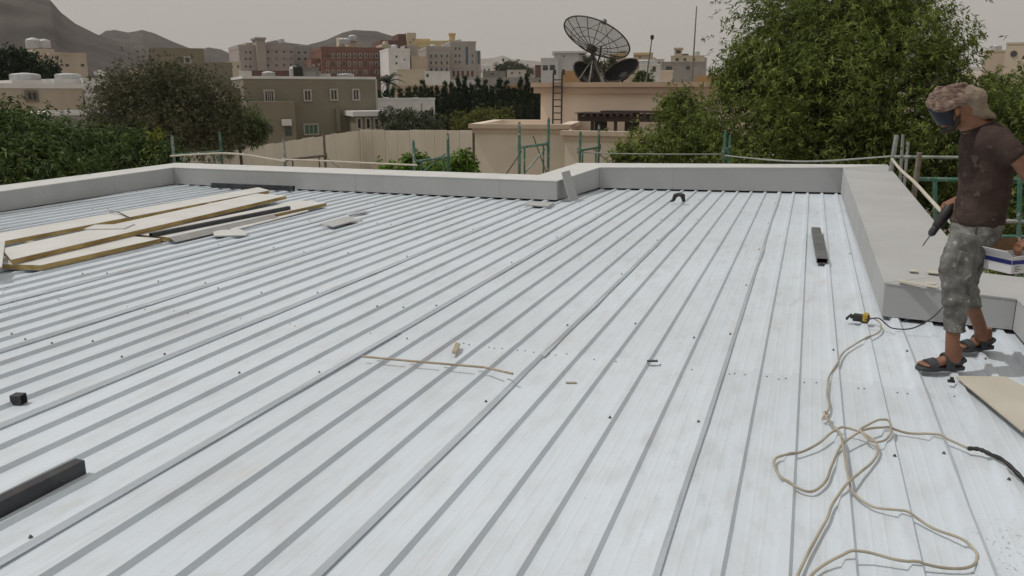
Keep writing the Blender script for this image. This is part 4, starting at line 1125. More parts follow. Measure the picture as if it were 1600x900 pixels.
cu.block(1054, 1066, 76, dy=4, thick=5, m_=M_cream, name='cupola'); cu.block(1053, 1067.5, 74.5, 76.5, dy=3.5, thick=6, m_=M_stonetrim, name='cupola_roof'); cu.win(1060, 81, 7, 5, None, None, 4); cu.block(1066, 1076, 84, dy=4, thick=5, m_=M_maroon, name='roof_room')
low('long grey wall house below the cupola villa', 1032, 1100, 98, 150, M_concrete, 8, wins=((1045, 108, 9, 8), (1075, 106, 6, 5)))
low('small pink roofed hut below the long grey house', 1016, 1050, 112, 115, M_peach, 4)
low('orange wall just left of the big tree', 1086, 1130, 118, 100, M_orange, 3, 'garden_wall', 'wall', lip=0)
cr_ = low('cream block with a round dark vent at the right edge', 1563, 1680, 68, 115, M_cream, 12)
vx, vz = cr_.loc(1584, 84); MB().lathe([(.35, 0), (.35, .1), (.1, .12)], 14, Matrix.Translation((vx, -.0, vz)) @ Matrix.Rotation(math.pi / 2, 4, 'X')).build('round_vent', M_glass, cr_.t)
low('tan house beside the cream block at the right edge', 1530, 1563, 81, 135, M_stonetrim, 10, wins=((1540, 88, 4, 4),))
tank('small white tank above the tan house at the right edge', 1556, 81, 137, .7, 1.0)

for lab, x0, x1, yt, D, m_, ws in (
    ('small white house on the slope just right of the blue-glass block', 753, 768, 104, 330, M_white, ((757, 109, 2.5, 3), (764, 109, 2.5, 3))),
    ('tan house on the slope below the sandy hill, second from the town', 770, 792, 106, 360, M_cream, ((776, 110, 2.5, 2.5), (786, 110, 2.5, 2.5))),
    ('grey house on the slope left of the reddish narrow house', 818, 838, 106, 330, M_grey, ((823, 110, 3, 3), (832, 110, 3, 3))),
    ('white flat house behind the dish mast to its right', 928, 950, 98, 240, M_white, ((934, 103, 3, 3), (943, 103, 3, 3))),
    ('pale house far behind the short antenna mast', 1016, 1036, 93, 290, M_offwhite, ((1021, 98, 3, 3), (1030, 98, 3, 3))),
    ('pinkish house behind the tall antenna mast', 1074, 1102, 91, 300, M_pinkgrey, ((1080, 96, 3, 3), (1090, 96, 3, 3))),
    ('small white house peeping out between hillside house and olive villa', 150, 172, 113, 240, M_white, ((156, 118, 3, 3),)),
    ('cream house at the foot of the dark hill left of the villa tower', 205, 232, 111, 260, M_cream, ((212, 116, 3, 3), (223, 116, 3, 3)))):
    b_ = low(lab, x0, x1, yt, D, m_, 10, wins=ws)
    b_.block(x0 + 2, x0 + 9, yt - 3.5, dy=3, thick=4, m_=m_, name='roof_room')
for lab, x, y, D in (('tiny white water tank on the white block of the town', 616, 78, 206), ('tiny white water tank on the warm grey block', 676, 77, 218), ('tiny white water tank on the blue-glass block', 716, 68, 224), ('tiny white water tank on the pinkish block roof', 440, 67, 236), ('small white water tank on the cupola villa roof', 1088, 87, 208)):
    tank(lab, x, y, D, .8, 1.2)

# ------------------------------------------------------------------ trees and shrubs
def leaf_mesh(name, blobs, n, leaf, wid, per=7, clump=9, seed=0, droop=.3, spread=.45, shell=.55, up=.4, rough=.16):
    """leaf sprigs gathered in clumps through the volume of the given ellipsoids: (x,y,z,rx,ry,rz)"""
    g = np.random.default_rng(seed)
    B = np.array(blobs, float)
    wts = (B[:, 3] * B[:, 4] + B[:, 4] * B[:, 5] + B[:, 3] * B[:, 5]); wts /= wts.sum()
    ncl = max(1, n // clump)
    bi = g.choice(len(B), ncl, p=wts)
    d = g.normal(size=(ncl, 3)); d /= np.linalg.norm(d, axis=1)[:, None]
    rad = 1 - shell * g.random(ncl) ** 1.6
    rad *= 1 + rough * g.normal(size=ncl)
    cc = B[bi, :3] + d * B[bi, 3:] * rad[:, None]
    ci = g.integers(0, ncl, n)
    size = B[bi, 3:].mean(1)[ci]
    sc = np.minimum(spread, size * .35)
    outd = d[ci]
    sp = cc[ci] + g.normal(size=(n, 3)) * sc[:, None] * .5
    # sprig axis: outward + up + random
    ax = outd * .8 + g.normal(size=(n, 3)) * .55 + np.array([0, 0, up])
    ax /= np.linalg.norm(ax, axis=1)[:, None]
    S = np.repeat(sp, per, 0); A = np.repeat(ax, per, 0); N_ = n * per
    rv = g.normal(size=(N_, 3))
    rv -= A * (rv * A).sum(1)[:, None]; rv /= np.linalg.norm(rv, axis=1)[:, None] + 1e-9
    ld = A * (.35 + .3 * g.random(N_))[:, None] + rv * .9 + np.array([0, 0, -droop])
    ld /= np.linalg.norm(ld, axis=1)[:, None]
    L = leaf * (.65 + .6 * g.random(N_))
    side = np.cross(ld, np.array([0, 0, 1.0]) + g.normal(size=(N_, 3)) * .45)
    side /= np.linalg.norm(side, axis=1)[:, None] + 1e-9
    W = wid * (.7 + .5 * g.random(N_))
    nrm = np.cross(side, ld)
    b0 = S + A * (g.random(N_) * leaf * .8)[:, None]
    mid = b0 + ld * (L * .45)[:, None]
    tip = b0 + ld * L[:, None] - np.array([0, 0, 1]) * (L * droop * .35)[:, None]
    v = np.empty((N_, 4, 3))
    v[:, 0] = b0; v[:, 1] = mid + side * (W / 2)[:, None] + nrm * (W * .12)[:, None]; v[:, 2] = tip; v[:, 3] = mid - side * (W / 2)[:, None] + nrm * (W * .12)[:, None]
    me = bpy.data.meshes.new(name)
    me.vertices.add(N_ * 4); me.vertices.foreach_set('co', v.reshape(-1))
    me.loops.add(N_ * 4); me.loops.foreach_set('vertex_index', np.arange(N_ * 4, dtype=np.int32))
    me.polygons.add(N_); me.polygons.foreach_set('loop_start', np.arange(0, N_ * 4, 4, dtype=np.int32)); me.polygons.foreach_set('loop_total', np.full(N_, 4, dtype=np.int32))
    me.update(); me.validate()
    at_ = me.attributes.new('leaf_tone', 'FLOAT', 'FACE')
    tn = np.clip(.25 * g.random(N_) + .30 * np.repeat(g.random(n), per) + .50 * np.repeat(g.random(ncl)[ci], per), 0, 1) ** 1.35
    at_.data.foreach_set('value', tn.astype(np.float32))
    return me
def tree(name, label, base, blobs, n, leaf, wid, lm, cat='tree', group=None, trunk_r=.16, seed=0, **kw):
    t = thing(name, label, cat, base, group=group)
    rel = [(b[0] - base[0], b[1] - base[1], b[2] - base[2], *b[3:]) for b in blobs]
    me = leaf_mesh('crown', rel, n, leaf, wid, seed=seed, **kw)
    link('crown', me, lm, t)
    m = MB(); rr = random.Random(seed)
    cz = sum(b[2] for b in rel) / len(rel); zmin = min(b[2] - b[5] for b in rel)
    fork = Vector((0, 0, max(.5, (zmin + cz) * .5)))
    m.tube([Vector((0, 0, -.1)), Vector((.05, .02, fork.z * .5)), fork], [trunk_r * 1.25, trunk_r, trunk_r * .8], 9)
    for b in rel:
        c = Vector(b[:3]); mid = fork.lerp(c, .5) + Vector((rr.uniform(-.2, .2), rr.uniform(-.2, .2), .1))
        m.tube([fork - Vector((0, 0, .1)), mid, c], [trunk_r * .62, trunk_r * .42, trunk_r * .2], 7)
        for k in range(5):
            d = Vector((rr.gauss(0, 1), rr.gauss(0, 1), rr.gauss(.3, .8))).normalized()
            e_ = c + Vector((d.x * b[3], d.y * b[4], d.z * b[5])) * .8
            m.tube([mid.lerp(c, .4 + .6 * rr.random()), (c + e_) / 2 + Vector((0, 0, .08)), e_], [trunk_r * .22, trunk_r * .15, trunk_r * .05], 5)
    m.build('trunk', M_bark, t, smooth=True)
    return t
def blob(px, py, D, rx, rz, ry=None):
    """ellipsoid at a bearing and distance; rx, rz given in px, ry (depth) in m"""
    p = atD(px, py, D); k = D / F
    return (p.x, p.y, p.z, rx * k, (ry if ry else rx * k), rz * k)
def gbase(px, D):
    p = atD(px, 200, D); return (p.x, p.y, ground_z(p.x, p.y))

# the big tree behind the far parapet
BT = [blob(1330, 70, 20.5, 140, 90), blob(1240, 75, 20, 90, 75), blob(1412, 75, 20.5, 80, 75), blob(1185, 118, 19.5, 62, 60), blob(1300, 170, 19.2, 130, 85), blob(1200, 190, 18.8, 95, 65), blob(1410, 170, 19.2, 105, 85),
      blob(1330, 8, 21, 115, 50), blob(1330, 245, 18.8, 130, 55), blob(1230, 255, 18.6, 110, 40), blob(1440, 240, 18.8, 90, 55), blob(1345, -55, 21.5, 80, 50), blob(1465, 105, 20.2, 38, 45), blob(1150, 95, 19.6, 26, 35), blob(1300, 120, 18.6, 100, 60, 1.2)]
tree('spreading_tree', 'large bright green tree with long narrow leaves behind the far parapet', gbase(1320, 20), BT, 17500, .135, .034, L_big, seed=3, trunk_r=.22, clump=15, spread=.62, droop=.32, shell=.6, rough=.10)
BT2 = [blob(1080, 200, 20, 55, 42), blob(1030, 235, 19.5, 60, 28), blob(1110, 245, 19, 60, 35), blob(990, 252, 19.2, 32, 18), blob(1060, 170, 20.5, 30, 24)]
tree('small_tree', 'smaller light green tree in front of the terrace, left of the big tree', gbase(1060, 19.8), BT2, 2600, .14, .034, L_big, seed=5, trunk_r=.09, clump=8, spread=.4, droop=.3)
BT3 = [blob(1590, 175, 23, 55, 48), blob(1650, 175, 24, 70, 50), blob(1540, 210, 21.5, 70, 55), blob(1620, 230, 20.5, 90, 70), blob(1540, 290, 19, 90, 60), blob(1650, 320, 18.5, 90, 70), blob(1535, 150, 23, 28, 28), blob(1470, 290, 18.8, 55, 50), blob(1590, 390, 17.5, 90, 50)]
tree('spreading_tree', 'darker green tree behind the worker at the right edge', gbase(1600, 21), BT3, 6200, .16, .038, L_big2, seed=6, trunk_r=.18, clump=8, spread=.5, droop=.35)
# mango trees at the left
MT1 = [blob(32, 226, 19, 62, 34), blob(0, 245, 17.5, 75, 50), blob(-60, 228, 18.5, 80, 50), blob(30, 270, 16.5, 90, 36), blob(-20, 206, 20, 50, 22)]
tree('mango_tree', 'dark mango tree at the far left behind the parapet', gbase(10, 18), MT1, 5000, .14, .040, L_mango, seed=11, per=8, clump=6, spread=.4, droop=.55, trunk_r=.15)
MT2 = [blob(130, 247, 19.5, 70, 28), blob(200, 244, 19.5, 60, 26), blob(160, 266, 18.5, 90, 28), blob(235, 262, 18.5, 40, 26), blob(90, 250, 18, 60, 34)]
tree('mango_tree', 'lighter mango tree with yellow shoots beside the leftmost scaffold frame', gbase(160, 19), MT2, 4400, .135, .038, L_mango, seed=12, per=8, clump=6, spread=.4, droop=.5, trunk_r=.13)
for i, (x, y) in enumerate(((240, 207), (238, 233), (247, 250))):
    p = atD(x, y, 18.3)
    me = leaf_mesh('young_shoot', [(0, 0, 0, .13, .13, .05)], 9, .15, .035, per=6, clump=9, seed=60 + i, droop=.3)
    o = link('young_shoot', me, L_mangoy); o.location = p
    tag(o, ('top', 'middle', 'lowest')[i] + ' yellow young shoot on the mango tree beside the scaffold frame', 'shoot', 'yellow mango shoots')
OT = [blob(230, 150, 37, 62, 40), blob(285, 165, 36, 65, 48), blob(335, 185, 36, 45, 40), blob(200, 190, 36, 50, 42), blob(270, 205, 35, 85, 35), blob(175, 150, 38, 28, 26), blob(260, 130, 38, 40, 22)]
tree('acacia_tree', 'dusty olive-brown tree in front of the olive villa', gbase(265, 36), OT, 12500, .125, .046, L_olive, seed=13, per=6, clump=8, spread=.6, droop=.1, trunk_r=.2)
tree('garden_shrub', 'green feathery shrub at the left end of the corrugated fence', gbase(372, 42), [blob(375, 195, 42, 28, 26), blob(350, 205, 42, 22, 22), blob(395, 208, 42, 18, 16)], 700, .3, .05, L_mango, cat='shrub', seed=14, droop=.2, trunk_r=.08)
tree('dark_tree', 'very dark tree in front of the hillside house at the far left', gbase(40, 108), [blob(20, 108, 108, 34, 20), blob(52, 110, 108, 24, 17), blob(-30, 108, 108, 45, 24), blob(74, 117, 108, 13, 9)], 2200, .5, .26, L_conifer, seed=15, per=6, droop=.1, spread=.7, rough=.06, trunk_r=.25)
# fresh bush just outside the long parapet
tree('leafy_bush', 'fresh green bush directly behind the long parapet, left clump', gbase(622, 21), [blob(618, 268, 20.5, 26, 18), blob(645, 266, 20.5, 22, 18)], 430, .14, .05, L_fresh, cat='bush', seed=16, per=7, droop=.4, trunk_r=.05, spread=.3)
tree('leafy_bush', 'fresh green bush directly behind the long parapet, round right clump', gbase(718, 21), [blob(722, 262, 20.5, 23, 22), blob(690, 268, 20.5, 28, 18)], 520, .14, .05, L_fresh, cat='bush', seed=17, per=7, droop=.45, trunk_r=.05, spread=.3)
# shrubs round the villa
tree('garden_shrub', 'dusty grey-green shrub mass before the low white building', gbase(640, 70), [blob(615, 190, 70, 20, 14), blob(645, 186, 71, 28, 15), blob(672, 192, 72, 20, 12), blob(640, 198, 69, 45, 10)], 1100, .32, .14, L_dusty, cat='shrub', seed=18, per=6, droop=.1, trunk_r=.1, spread=.6)
tree('garden_shrub', 'yellow-green shrub left of the stone annex', gbase(740, 72), [blob(722, 193, 72, 24, 11), blob(755, 190, 73, 30, 14), blob(785, 186, 74, 18, 10)], 900, .32, .12, L_yelgreen, cat='shrub', seed=19, per=6, droop=.1, trunk_r=.08, spread=.6)
# conifer row
def conifer(seed, h, r_):
    t = empty('conifer', (0, 0, 0))
    bl = [(0, 0, h * f, r_ * (1.03 - f) ** .7, r_ * (1.03 - f) ** .7, h * .09) for f in np.linspace(.07, .95, 11)]
    me = leaf_mesh('crown', bl, 1700, .26, .085, per=5, clump=4, seed=seed, droop=-.6, spread=.10, up=1.8, shell=.35, rough=.03)
    link('crown', me, L_conifer, t)
    MB().tube([Vector((0, 0, -.2)), Vector((0, 0, h * .9))], [.16, .03], 7).build('trunk', M_bark, t)
    return t
protos = [conifer(30 + i, 6.0, .95) for i in range(3)]
used = [False] * 3
xs = [594, 605, 615, 627, 639, 650, 662, 673, 684, 696, 707, 717, 727, 738, 748, 759, 770, 781, 792, 803, 813, 823, 833, 842]
tops = [152, 147, 148, 150, 143, 146, 138, 143, 146, 139, 136, 132, 131, 138, 134, 137, 141, 135, 138, 144, 134, 128, 137, 139]
for i, (x, yt) in enumerate(zip(xs, tops)):
    k = i % 3
    o = protos[k] if not used[k] else copy_tree(protos[k])
    used[k] = True
    D = 92 + 4 * math.sin(i * 1.7)
    b = gbase(x, D); zt = atD(x, yt - 6, D).z
    o.location = b
    s_ = (zt - b[2]) / 6.0
    o.scale = (1.0 + .15 * math.sin(i * 2.3), 1.0 + .15 * math.cos(i), s_)
    o.rotation_euler = (0, 0, i * 2.4)
    ORD = 'first second third fourth fifth sixth seventh eighth ninth tenth eleventh twelfth'.split()
    w_ = ('tall ' if yt <= 134 else 'short ' if yt >= 146 else '') + 'dark green conifer, '
    tag(o, w_ + (ORD[i] + ' from the left in the dense row behind the white building' if i < 12 else ORD[23 - i] + ' from the peach house end of the dense conifer row'), 'conifer', 'conifers in the dense row')
for i, (x, yt) in enumerate(((781, 162), (792, 160), (803, 163), (812, 168))):
    o = copy_tree(protos[i % 3]); D = 76
    b = gbase(x, D); zt = atD(x, yt, D).z
    o.location = b; o.scale = (.55, .55, (zt - b[2]) / 6.0); o.rotation_euler = (0, 0, i)
    for ch in o.children:
        if ch.name.startswith('crown'):
            ch.data = ch.data.copy(); ch.data.materials[0] = L_dusty
    o.name = 'young_cypress'
    tag(o, ('first', 'second', 'third', 'last')[i] + ' of four pale slim young cypresses before the conifer row, counted from left', 'cypress', 'young cypresses')
# palm
pb = gbase(606, 112)
pl = thing('palm_tree', 'date palm rising behind the villa roof, left of the conifers', 'palm', pb)
ptop = atD(606, 128, 112) - Vector(pb)
MB().tube([Vector((0, 0, 0)), Vector((.1, 0, ptop.z * .5)), ptop], [.28, .24, .22], 9).build('trunk', M_bark, pl)
rr = random.Random(4)
for k in range(26):
    a_ = 2 * math.pi * k / 26 + rr.uniform(-.1, .1); el = rr.uniform(-.2, 1.25); Lf = rr.uniform(2.4, 3.3)
    m = MB(); d = Vector((math.cos(a_) * math.cos(el), math.sin(a_) * math.cos(el), math.sin(el)))
    sd = Vector((-math.sin(a_), math.cos(a_), 0)); pts = []
    for j in range(8):
        f = j / 7; pts.append(ptop + d * Lf * f - Vector((0, 0, 1)) * Lf * .55 * f * f)
    m.tube(pts, [.05, .045, .04, .035, .03, .025, .02, .01], 5)
    for j in range(1, 8):
        for s_ in (-1, 1):
            for q in (0, .5):
                p_ = pts[j].lerp(pts[j - 1], q); e_ = p_ + (sd * s_ * .55 + (pts[j] - pts[j - 1]).normalized() * .4 - Vector((0, 0, .25))) * (1.1 - .08 * j)
                w_ = (pts[j] - pts[j - 1]).normalized() * .05
                m.add([p_ - w_, p_ + w_, e_], [(0, 1, 2)])
    fr = m.build('frond', L_dusty, pl)
# two town trees behind the dish
tree('town_tree', 'small dusty tree behind the big satellite dish mast', gbase(945, 95), [blob(958, 108, 95, 16, 16), blob(925, 104, 97, 14, 10)], 420, .4, .16, L_dusty, seed=41, per=6, droop=.1, spread=.6)
tree('town_tree', 'low dark tree beside the white roof block with domed top', gbase(1000, 90), [blob(1003, 124, 90, 12, 8)], 200, .35, .14, L_mango, seed=42, per=6, droop=.1, spread=.4)
tree('roadside_bush', 'dark bush mass on the sandy slope by the road', gbase(800, 300), [blob(800, 109, 300, 22, 6), blob(815, 111, 300, 14, 5)], 500, 1.1, .6, L_dusty, cat='bush', seed=43, per=6, droop=.1, spread=2.0)

# ------------------------------------------------------------------ the worker
MD = 4.83                                                              # he stands this far in front of us
def Mp(px, py, off=0.0):
    d = ray(px, py); t = (MD - off) / (d[0] * fh[0] + d[1] * fh[1])
    return Vector(C0 + d * t)
MRT, MFH, UPZ = Vector(rt), Vector(fh), Vector((0, 0, 1))
PXM = MD / F * 1.02
SEG = 20
def ring2(f, b, depth, off=0.0, sq=2.0):
    """body cross-section between its front (f) and back (b) outline points"""
    pf, pb_ = Mp(f[0], f[1], off), Mp(b[0], b[1], off)
    c = (pf + pb_) / 2; u = (pf - pb_) / 2
    out = []
    for k in range(SEG):
        a_ = 2 * math.pi * k / SEG
        ca, sa = math.cos(a_), math.sin(a_)
        ca = math.copysign(abs(ca) ** (2 / sq), ca); sa = math.copysign(abs(sa) ** (2 / sq), sa)
        out.append(c + u * ca - MFH * depth * sa)
    return out
def remesh(mb, voxel, smooth_it=6, name='tmp'):
    me = mb.mesh(name)
    bm = bmesh.new(); bm.from_mesh(me); bmesh.ops.recalc_face_normals(bm, faces=bm.faces); bm.to_mesh(me); bm.free()
    o = bpy.data.objects.new(name, me); col.objects.link(o)
    r_ = o.modifiers.new('r', 'REMESH'); r_.mode = 'VOXEL'; r_.voxel_size = voxel; r_.use_smooth_shade = True
    if smooth_it:
        s_ = o.modifiers.new('s', 'SMOOTH'); s_.iterations = smooth_it; s_.factor = .5
    dg = bpy.context.evaluated_depsgraph_get(); dg.update()
    out = bpy.data.meshes.new_from_object(o.evaluated_get(dg))
    bpy.data.objects.remove(o); bpy.data.meshes.remove(me)
    return out
def wrinkle(me, fn):
    n = len(me.vertices)
    co = np.empty(n * 3); me.vertices.foreach_get('co', co); co = co.reshape(-1, 3)
    no = np.array([v.normal[:] for v in me.vertices])
    for i in range(n):
        co[i] += no[i] * fn(Vector(co[i]))
    me.vertices.foreach_set('co', co.reshape(-1)); me.update()
def cloth_mat(name, c, c2, dust, rough=.9, sc=14, thr=.56, bump=.5, damt=.8):
    m = mat(name, c, rough, c2, sc, 6, bump=bump, bscale=70, spec=.2, speck=(11, thr, dust))
    return m
M_skin = mat('tanned_skin', (0.24, 0.115, 0.070), 0.55, (0.19, 0.088, 0.052), 18, bump=.1, bscale=150)
M_shirt = mat('brown_tshirt', (0.068, 0.047, 0.041), .92, (0.042, 0.028, 0.024), 7, 9, bump=.4, bscale=120, spec=.15, speck=(17, .64, (0.105, 0.080, 0.071)))
M_pants = mat('grey_work_trousers', (0.20, 0.20, 0.19), .92, (0.085, 0.085, 0.078), 11, 7, bump=.4, bscale=90, spec=.15, speck=(22, .64, (0.36, 0.355, 0.34)), lo=.38, hi=.60)
M_sandal = mat('grey_rubber', (0.055, 0.060, 0.068), .7, (0.04, 0.044, 0.05), 20)
M_scarf = mat('patterned_scarf', (0.27, 0.205, 0.165), .95, (0.13, 0.075, 0.062), 30, 6, bump=.5, bscale=80, lo=.40, hi=.62, stretch=(1, 1, 3.0))
M_scarf_tan = mat('tan_cloth', (0.27, 0.22, 0.165), .95, (0.20, 0.16, 0.12), 22, bump=.5, bscale=60)
M_beard = mat('dark_hair', (0.035, 0.028, 0.024), .95, (0.065, 0.052, 0.044), 90, bump=.8, bscale=200)
M_visor = mat('dark_visor', (0.010, 0.014, 0.022), .45, (0.014, 0.019, 0.028), 3, spec=.25)
M_sky_glint = mat('sky_glint', (0.45, 0.52, 0.58), .4)

f1 = at(1470, 577, RZ); f2w = at(1522, 546, RZ)
man = thing('person', 'worker in brown T-shirt, grey trousers and head scarf holding a drill', 'person', ((f1.x + f2w.x) / 2, (f1.y + f2w.y) / 2, RZ))
MO = man.location.copy()
def place(me, name, m_, parent=None, rel=None):
    me.transform(Matrix.Translation(-MO)); me.materials.clear(); me.materials.append(m_)
    o = bpy.data.objects.new(name, me); col.objects.link(o); o.parent = parent if parent else man
    me.polygons.foreach_set('use_smooth', [True] * len(me.polygons))
    return o
NL, FL = .195, -.20                                                     # near (left) and far (right) foot offsets
# ---- body: one continuous surface
body = MB()
body.loft([ring2(f, b, d) for f, b, d in (((1508, 199), (1548, 186), .06), ((1510, 214), (1558, 200), .10), ((1513, 246), (1570, 230), .145), ((1511, 290), (1566, 287), .13), ((1506, 330), (1556, 330), .12), ((1504, 360), (1550, 360), .115), ((1500, 378), (1548, 378), .10))])
body.loft([ring2(f, b, d, o_) for f, b, d, o_ in (((1489, 165), (1527, 160), .06, 0), ((1492, 185), (1534, 178), .058, 0), ((1504, 210), (1545, 196), .065, 0))])
# near leg
def legring(cx, cy, hw, off, d=None): return ring2((cx - hw, cy), (cx + hw, cy), d if d else hw * PXM, off)
body.loft([legring(1522, 370, 26, .075, .07), legring(1510, 400, 24, .095, .075), legring(1497, 432, 20, .13, .07), legring(1493, 458, 16, .15), legring(1492, 485, 13.5, .17), legring(1490, 512, 11, .185), legring(1488, 534, 10.2, NL), legring(1489, 556, 11.5, NL), legring(1490, 566, 10, NL)])
# far leg
body.loft([legring(1532, 370, 20, -.075, .06), legring(1516, 405, 17, -.115, .06), legring(1506, 436, 14, -.15, .055), legring(1511, 462, 13.5, -.17), legring(1519, 482, 13, -.18), legring(1528, 502, 11, FL), legring(1533, 518, 10, FL), legring(1533, 532, 10, FL)])
# head: skull, jaw, nose, ears; bent forward
def ball(mb, px, py, off, rx, rz, rd, tilt=0.0, seg=16):
    c = Mp(px, py, off); M_ = []
    for j in range(1, 10):
        th = math.pi * j / 10
        ring = []
        for k in range(seg):
            a_ = 2 * math.pi * k / seg
            lx, lz, ly = math.sin(th) * math.cos(a_) * rx, math.cos(th) * rz, math.sin(th) * math.sin(a_) * rd
            x2 = lx * math.cos(tilt) - lz * math.sin(tilt); z2 = lx * math.sin(tilt) + lz * math.cos(tilt)
            ring.append(c + MRT * x2 + UPZ * z2 - MFH * ly)
        M_.append(ring)
    mb.loft(M_)
ball(body, 1503, 163, 0, .098, .102, .077, .35)
ball(body, 1486, 183, 0, .062, .085, .062, .30)
ball(body, 1480, 201, 0, .036, .026, .040, .25)
ball(body, 1463, 181, 0, .017, .026, .014, .5)          # nose
ball(body, 1468, 172, 0, .022, .016, .045, .4)          # brow
ball(body, 1470, 193, 0, .014, .009, .022, .4)          # lips
ball(body, 1496, 174, .078, .018, .030, .010, .3)       # ears
ball(body, 1496, 174, -.078, .018, .030, .010, .3)
# far (right) arm, elbow back, forearm reaching to the drill
def limb(mb, pts, rad, seg=14): mb.tube([Mp(*p) for p in pts], rad, seg)
limb(body, [(1546, 214, -.17), (1548, 255, -.22), (1541, 292, -.25)], [.056, .050, .043])
limb(body, [(1541, 290, -.25), (1520, 302, -.22), (1497, 311, -.17)], [.043, .038, .027])
# near (left) arm, elbow out behind, forearm coming back to the carton
limb(body, [(1552, 218, .13), (1592, 250, .235), (1622, 294, .27)], [.054, .046, .040])
limb(body, [(1624, 292, .27), (1622, 340, .24), (1612, 372, .22)], [.041, .036, .026])
bm_ = remesh(body, .008, 5)
body_o = place(bm_, 'body', M_skin)
# ---- hands: palm and five fingers each, curled round what they hold
def hand(wrist, palm_dir, curl_dir, side_dir, name, scale=1.0):
    """palm_dir: wrist to knuckles; curl_dir: where the fingers bend to; side_dir: towards the thumb"""
    pd_, cd, sd = palm_dir.normalized(), curl_dir.normalized(), side_dir.normalized()
    m = MB(); s_ = scale
    kn = wrist + pd_ * .085 * s_
    rings = []
    for f, wd, th in ((-.15, .026, .022), (.1, .030, .020), (.5, .040, .017), (1.0, .041, .014)):
        c = wrist + pd_ * .085 * f * s_
        rings.append([c + sd * wd * math.cos(a_) * s_ + cd * th * math.sin(a_) * s_ for a_ in [2 * math.pi * k / 12 for k in range(12)]])
    m.loft(rings)
    for i, (o_, L_, r_) in enumerate(((.030, .072, .0092), (.010, .080, .0095), (-.011, .074, .0090), (-.030, .058, .0080))):
        b0 = kn + sd * o_ * s_ - pd_ * .012
        p1 = b0 + (pd_ * .75 + cd * .55).normalized() * L_ * .45 * s_
        p2 = p1 + (pd_ * .05 + cd * 1.0).normalized() * L_ * .33 * s_
        p3 = p2 + (pd_ * -.65 + cd * .6).normalized() * L_ * .27 * s_
        m.tube([b0, p1, p2, p3], [r_ * 1.1, r_, r_ * .92, r_ * .75], 8)
    t0 = wrist + pd_ * .02 * s_ + sd * .022 * s_
    t1 = t0 + (sd * .8 + pd_ * .6 + cd * .4).normalized() * .036 * s_
    t2 = t1 + (pd_ * .6 + cd * .8 + sd * .1).normalized() * .030 * s_
    t3 = t2 + (pd_ * .35 + cd * .9 - sd * .4).normalized() * .024 * s_
    m.tube([t0, t1, t2, t3], [.014, .0125, .011, .008], 8)
    me = remesh(m, .0035, 2)
    return place(me, name, M_skin)
wr = Mp(1497, 311, -.17)
hand(wr, -MRT * .9 - UPZ * .42, -UPZ * .8 + MRT * .25, -MFH, 'hand')
wl2 = Mp(1612, 372, .22)
hand(wl2, -MRT * .75 - UPZ * .5, -UPZ * .7 + MRT * .2, -MFH, 'hand')
# ---- feet with toes, in sandals
def foot(pos, yaw_dir, side):
    """pos: middle of the sole; toes point along yaw_dir"""
    fd = yaw_dir.normalized(); sd = Vector((-fd.y, fd.x, 0)) * side
    def L(x, y, z): return pos + fd * x + sd * y + UPZ * z
    m = MB(); rings = []
    for x, w, h0, h1 in ((-.125, .020, .024, .05), (-.11, .030, .022, .075), (-.07, .033, .022, .105), (-.03, .034, .022, .098), (.02, .039, .022, .072), (.07, .045, .022, .052), (.095, .043, .022, .044)):
        rings.append([L(x, w * math.cos(a_), (h0 + h1) / 2 + (h1 - h0) / 2 * math.sin(a_)) for a_ in [2 * math.pi * k / 14 for k in range(14)]])
    m.loft(rings)
    m.tube([L(-.085, 0, .06), L(-.08, 0, .14)], [.034, .031], 12)
    for i, (y, l_, r_) in enumerate(((.030, .040, .0125), (.010, .036, .0095), (-.007, .030, .0088), (-.022, .024, .0082), (-.036, .015, .0078))):
        m.tube([L(.085, y, .034), L(.085 + l_ * .6, y * 1.05, .036), L(.09 + l_, y * 1.05, .029)], [r_ * 1.05, r_, r_ * .7], 8)
    fo_ = place(remesh(m, .004, 2), 'foot', M_skin)
    out = [(-.135, .022), (-.12, .036), (-.06, .038), (0, .040), (.05, .048), (.10, .050), (.135, .040), (.15, .018)]
    poly = [L(x, w, 0) for x, w in out] + [L(x, -w, 0) for x, w in out[::-1]]
    so = MB().prism([(p.x, p.y) for p in poly], pos.z, pos.z + .024)
    sob = so.build('sandal_sole', M_sandal, man, MO, fix=True); bevel(sob, .006, 2, 50)
    for x0, x1, hh0, hh1 in ((.045, .095, .060, .048), (-.055, -.005, .108, .090)):
        m = MB(); rs = []
        for j in range(13):
            a_ = math.pi * j / 12
            ca, sa = math.cos(a_), math.sin(a_)
            pts = []
            for (x, h, w) in ((x0, hh0, .042 if x0 < 0 else .049), (x1, hh1, .045 if x0 < 0 else .050)):
                pts.append((L(x, w * ca, .012 + (h - .008) * sa ** .75), L(x, (w + .006) * ca, .012 + (h) * sa ** .75 + .002)))
            rs.append([pts[0][0], pts[1][0], pts[1][1], pts[0][1]])
        m.loft(rs)
        m.build('sandal_strap', M_sandal, man, MO, smooth=False, fix=True)
    # heel strap
    m = MB()
    m.tube([L(-.03, .043, .05), L(-.09, .043, .055), L(-.132, .02, .06), L(-.137, 0, .06), L(-.132, -.02, .06), L(-.09, -.043, .055), L(-.03, -.043, .05)], .010, 6, flat=1.4).build('sandal_strap', M_sandal, man, MO, fix=True)
fd1 = (-MRT * 1.0 - MFH * .05); fd1.z = 0
foot(Vector((f1.x, f1.y, RZ - .001)), fd1, -1)
fd2 = (-MRT * .95 - MFH * .25); fd2.z = 0
foot(Vector((f2w.x, f2w.y, RZ - .001)), fd2, 1)
